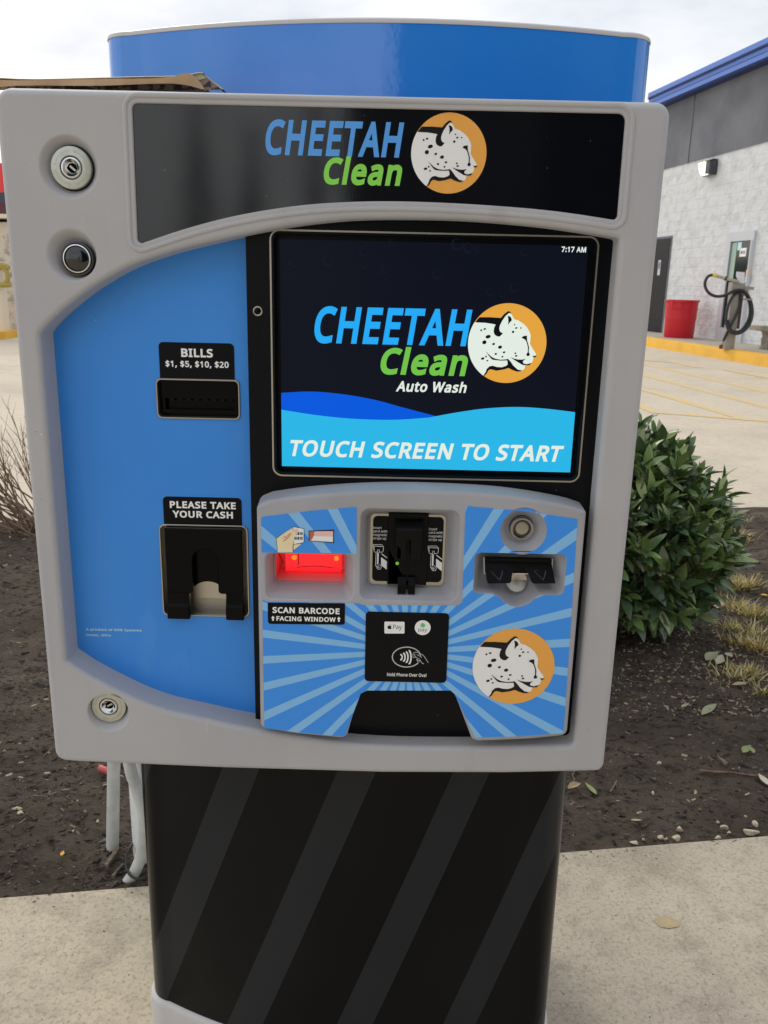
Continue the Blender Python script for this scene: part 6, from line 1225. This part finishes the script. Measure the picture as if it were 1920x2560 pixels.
b = MB(); pv = [V(x, y, -.12) for x, y in ((795, 775), (925, 785), (915, 968), (838, 955), (788, 850))]; b.add([tuple(v_) for v_ in pv] + [tuple(v_ + Vector((0, .02, 0))) for v_ in pv], [(0, 1, 2, 3, 4), (5, 6, 7, 8, 9)] + [(i, (i + 1) % 5, 5 + (i + 1) % 5, 5 + i) for i in range(5)]); b.build('paper_notice', mat('white paper notice', C(226, 226, 236), .7), VS, smooth=False)
# concrete bench
bq = G(*z3(1265, 2040), ZS); yb_ = bq.y; Bz = lambda x, y: F(*z3(x, y), yb_)
BN = thing('stone_bench', 'weathered concrete bench with baluster leg at the right frame edge', 'bench', (bq.x + .35, yb_, ZS)); M['bench'] = mat('weathered cast stone', C(172, 166, 150), .9, bump=(40, .6, .02, 6), vary=(14, C(132, 128, 116), .4, .65))
b = MB(); sx, st0, st1 = Bz(1088, 1690).x, Bz(1200, 1735).z, Bz(1200, 1655).z; b.box((sx, yb_ - .18, st0), (sx + 1.15, yb_ + .22, st1)); b.build('seat', M['bench'], BN, smooth=False)
for xo in (0, .72):
    b = MB(); lx = Bz(1262, 1900).x + xo; lw = .5 * (Bz(1330, 1900).x - Bz(1190, 1900).x); b.lathez((lx, yb_), [(lw * 1.25, ZS), (lw * 1.25, ZS + .05), (lw * .95, ZS + .07), (lw * .95, ZS + .13), (lw * 1.1, ZS + .17), (lw * .8, ZS + .22), (lw * 1.15, ZS + .30), (lw * 1.25, st0)], 20); b.build('leg', M['bench'], BN)

# ---- vacuum bay far off on the left
M['redf'] = mat('red fascia', C(226, 60, 60), .5); M['navy'] = mat('navy fascia', C(64, 66, 84), .5); M['maroon'] = mat('maroon fascia', C(92, 40, 50), .5); M['cream'] = mat('cream trim', C(226, 216, 196), .6); M['rock'] = mat('pale split stone', C(214, 204, 188), .9, bump=(9, .8, .05, 5), vary=(5, C(150, 140, 128), .48, .66)); M['hosey'] = mat('yellow vacuum hose', C(168, 152, 76), .55)
zl_ = crop(0, 420, 60 / 369); yF = 15.5; A = lambda x, y, o=0.0: F(*zl_(x, y), yF + o)
zg = A(0, 1930).z
SB = thing('wash_bay', 'distant bay with red and navy fascia over pale stone at the far left', 'building', (A(-200, 0).x, yF + .5, ZL)); b = MB()
x1_ = A(320, 800).x; x0_ = x1_ - 4.2
for ya, yb2, m_ in ((-120, 340, 'redf'), (340, 500, 'navy'), (500, 680, 'maroon'), (680, 745, 'cream')): b.box((x0_, yF + .4, A(0, yb2).z), (x1_, yF + 3, A(0, ya).z), M[m_])
b.build('fascia', None, SB, smooth=False)
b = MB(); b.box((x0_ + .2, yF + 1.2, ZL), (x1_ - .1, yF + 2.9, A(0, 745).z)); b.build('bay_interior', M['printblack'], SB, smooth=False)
b = MB(); b.box((x0_ + .3, yF + .6, ZL), (A(75, 1300).x, yF + 1.15, A(0, 800).z)); b.build('stone_pier', M['rock'], SB, smooth=False)
VP = thing('vacuum_post', 'distant grey vacuum post with looped yellow hose at the far left', 'vacuum post', (A(20, 1930).x, yF, ZL))
b = MB(); c_ = A(12, 1930); b.lathez((c_.x, yF), [(.11, ZL), (.11, A(0, 1480).z), (.15, A(0, 1470).z), (.15, A(0, 1440).z)], 16); b.build('post', M['cream'], VP)
b = MB()
for pts_ in ([(-60, 1560), (40, 1530), (110, 1620), (110, 1740), (50, 1790), (-60, 1780)], [(-40, 1500), (60, 1500), (140, 1540)], [(0, 1800), (80, 1800), (170, 1790)]): b.tube(spline([A(x, y, -.2) for x, y in pts_], 4), .045, 8)
b.build('vacuum_hose', M['hosey'], VP)
b = MB(); e0, e1 = A(-400, 1960), A(190, 1960); b.box((e0.x, yF - .9, ZL - .05), (e1.x, yF + 1.4, A(0, 1945).z)); 
zt_ = A(0, 1945, -.9).z
b = MB(); b.box((e0.x, yF - .9, ZL - .05), (e1.x, yF + .38, ZL + .13)); kind(b.build('traffic_island', M['kerb'], smooth=False), 'structure')


# ================================================================== behind the camera: conifers and an added dark block, mirrored in the glossy panels
OB = thing('sky_blocker', 'added dark hall across the lane, mirrored in the right half of the sign panel', 'building', (5, -9, ZL))  # added unseen dark mass, so the panels mirror dark instead of sky
M['blocker'] = mat('dark painted hall wall', C(52, 54, 60), .7); M['blockertrim'] = mat('hall blue trim', C(40, 70, 140), .5)
b = MB(); b.box((-.42, -14, ZL), (12, -6.6, 5.2), M['blocker']); b.box((-.46, -14, 5.2), (12.1, -6.5, 5.6), M['blockertrim']); b.build('blocker_body', None, OB, smooth=False)
b = MB(); b.box((1.2, -6.62, ZL), (4.8, -6.58, 3.4)); b.box((6.2, -6.62, ZL), (9.8, -6.58, 3.4)); b.build('blocker_panel', M['printblack'], OB, smooth=False)
M['fir'] = mat('dark conifer needles', C(40, 52, 34), .7); rt3 = random.Random(2)
for i, (x, y, h, r, lb) in enumerate(((-5.6, -25, 6.6, 1.3, 'taller dark conifer mirrored low at the left of the sign panel'), (-3.9, -24, 5.2, 1.1, 'shorter dark conifer mirrored beside the taller one in the sign panel'), (-2.4, -27, 9.0, .6, 'slim dark conifer mirrored next to the added dark hall in the sign panel'))):
    TR = thing('conifer', lb, 'tree', (x, y, ZL), 'conifers across the lane'); b = MB(); b.tube([(x, y, ZL), (x, y, ZL + h * .9)], [.09, .02], 8); b.build('trunk', M['bark'], TR)
    b = MB()
    for _ in range(1100):
        u = rt3.random() ** .7; a = rt3.uniform(0, 6.28); rr0 = r * u * (.75 + .35 * noise.noise((math.cos(a) * 2, math.sin(a) * 2, u * 9 + i))); z = ZL + h * (1 - u * .92); c0 = Vector((x + rr0 * math.cos(a), y + rr0 * math.sin(a), z))
        d = Vector((math.cos(a), math.sin(a), -.35)) * rt3.uniform(.12, .3); sd = Vector((-math.sin(a), math.cos(a), rt3.uniform(-.3, .3))) * rt3.uniform(.03, .08)
        b.add([c0 - d - sd, c0 - d + sd, c0 + d * .6], [(0, 1, 2)])
    b.build('crown', M['fir'], TR, smooth=False)
# far-off wood beyond the lot, one mass
M['wood'] = mat('far winter wood', C(96, 92, 78), .9, vary=(.12, C(70, 76, 58), .4, .6)); b = MB(); rw = random.Random(9)
for _ in range(7000):
    x = rw.uniform(-95, 70); y = rw.uniform(92, 104); top = 5.5 + 3.2 * noise.noise((x * .11, 3, 1)) + 1.6 * noise.noise((x * .5, y * .2, 5)); z = ZL + top * rw.random() ** .8
    c0 = Vector((x, y, max(z, ZL + .3))); d = Vector((rw.gauss(0, 1), rw.gauss(0, .6), rw.gauss(0, 1))).normalized() * rw.uniform(.3, .8); e = d.orthogonal().normalized() * rw.uniform(.2, .6)
    b.add([c0 - d, c0 + e, c0 + d, c0 - e], [(0, 1, 2, 3)])
kind(b.build('far_wood', M['wood'], smooth=False), 'stuff')
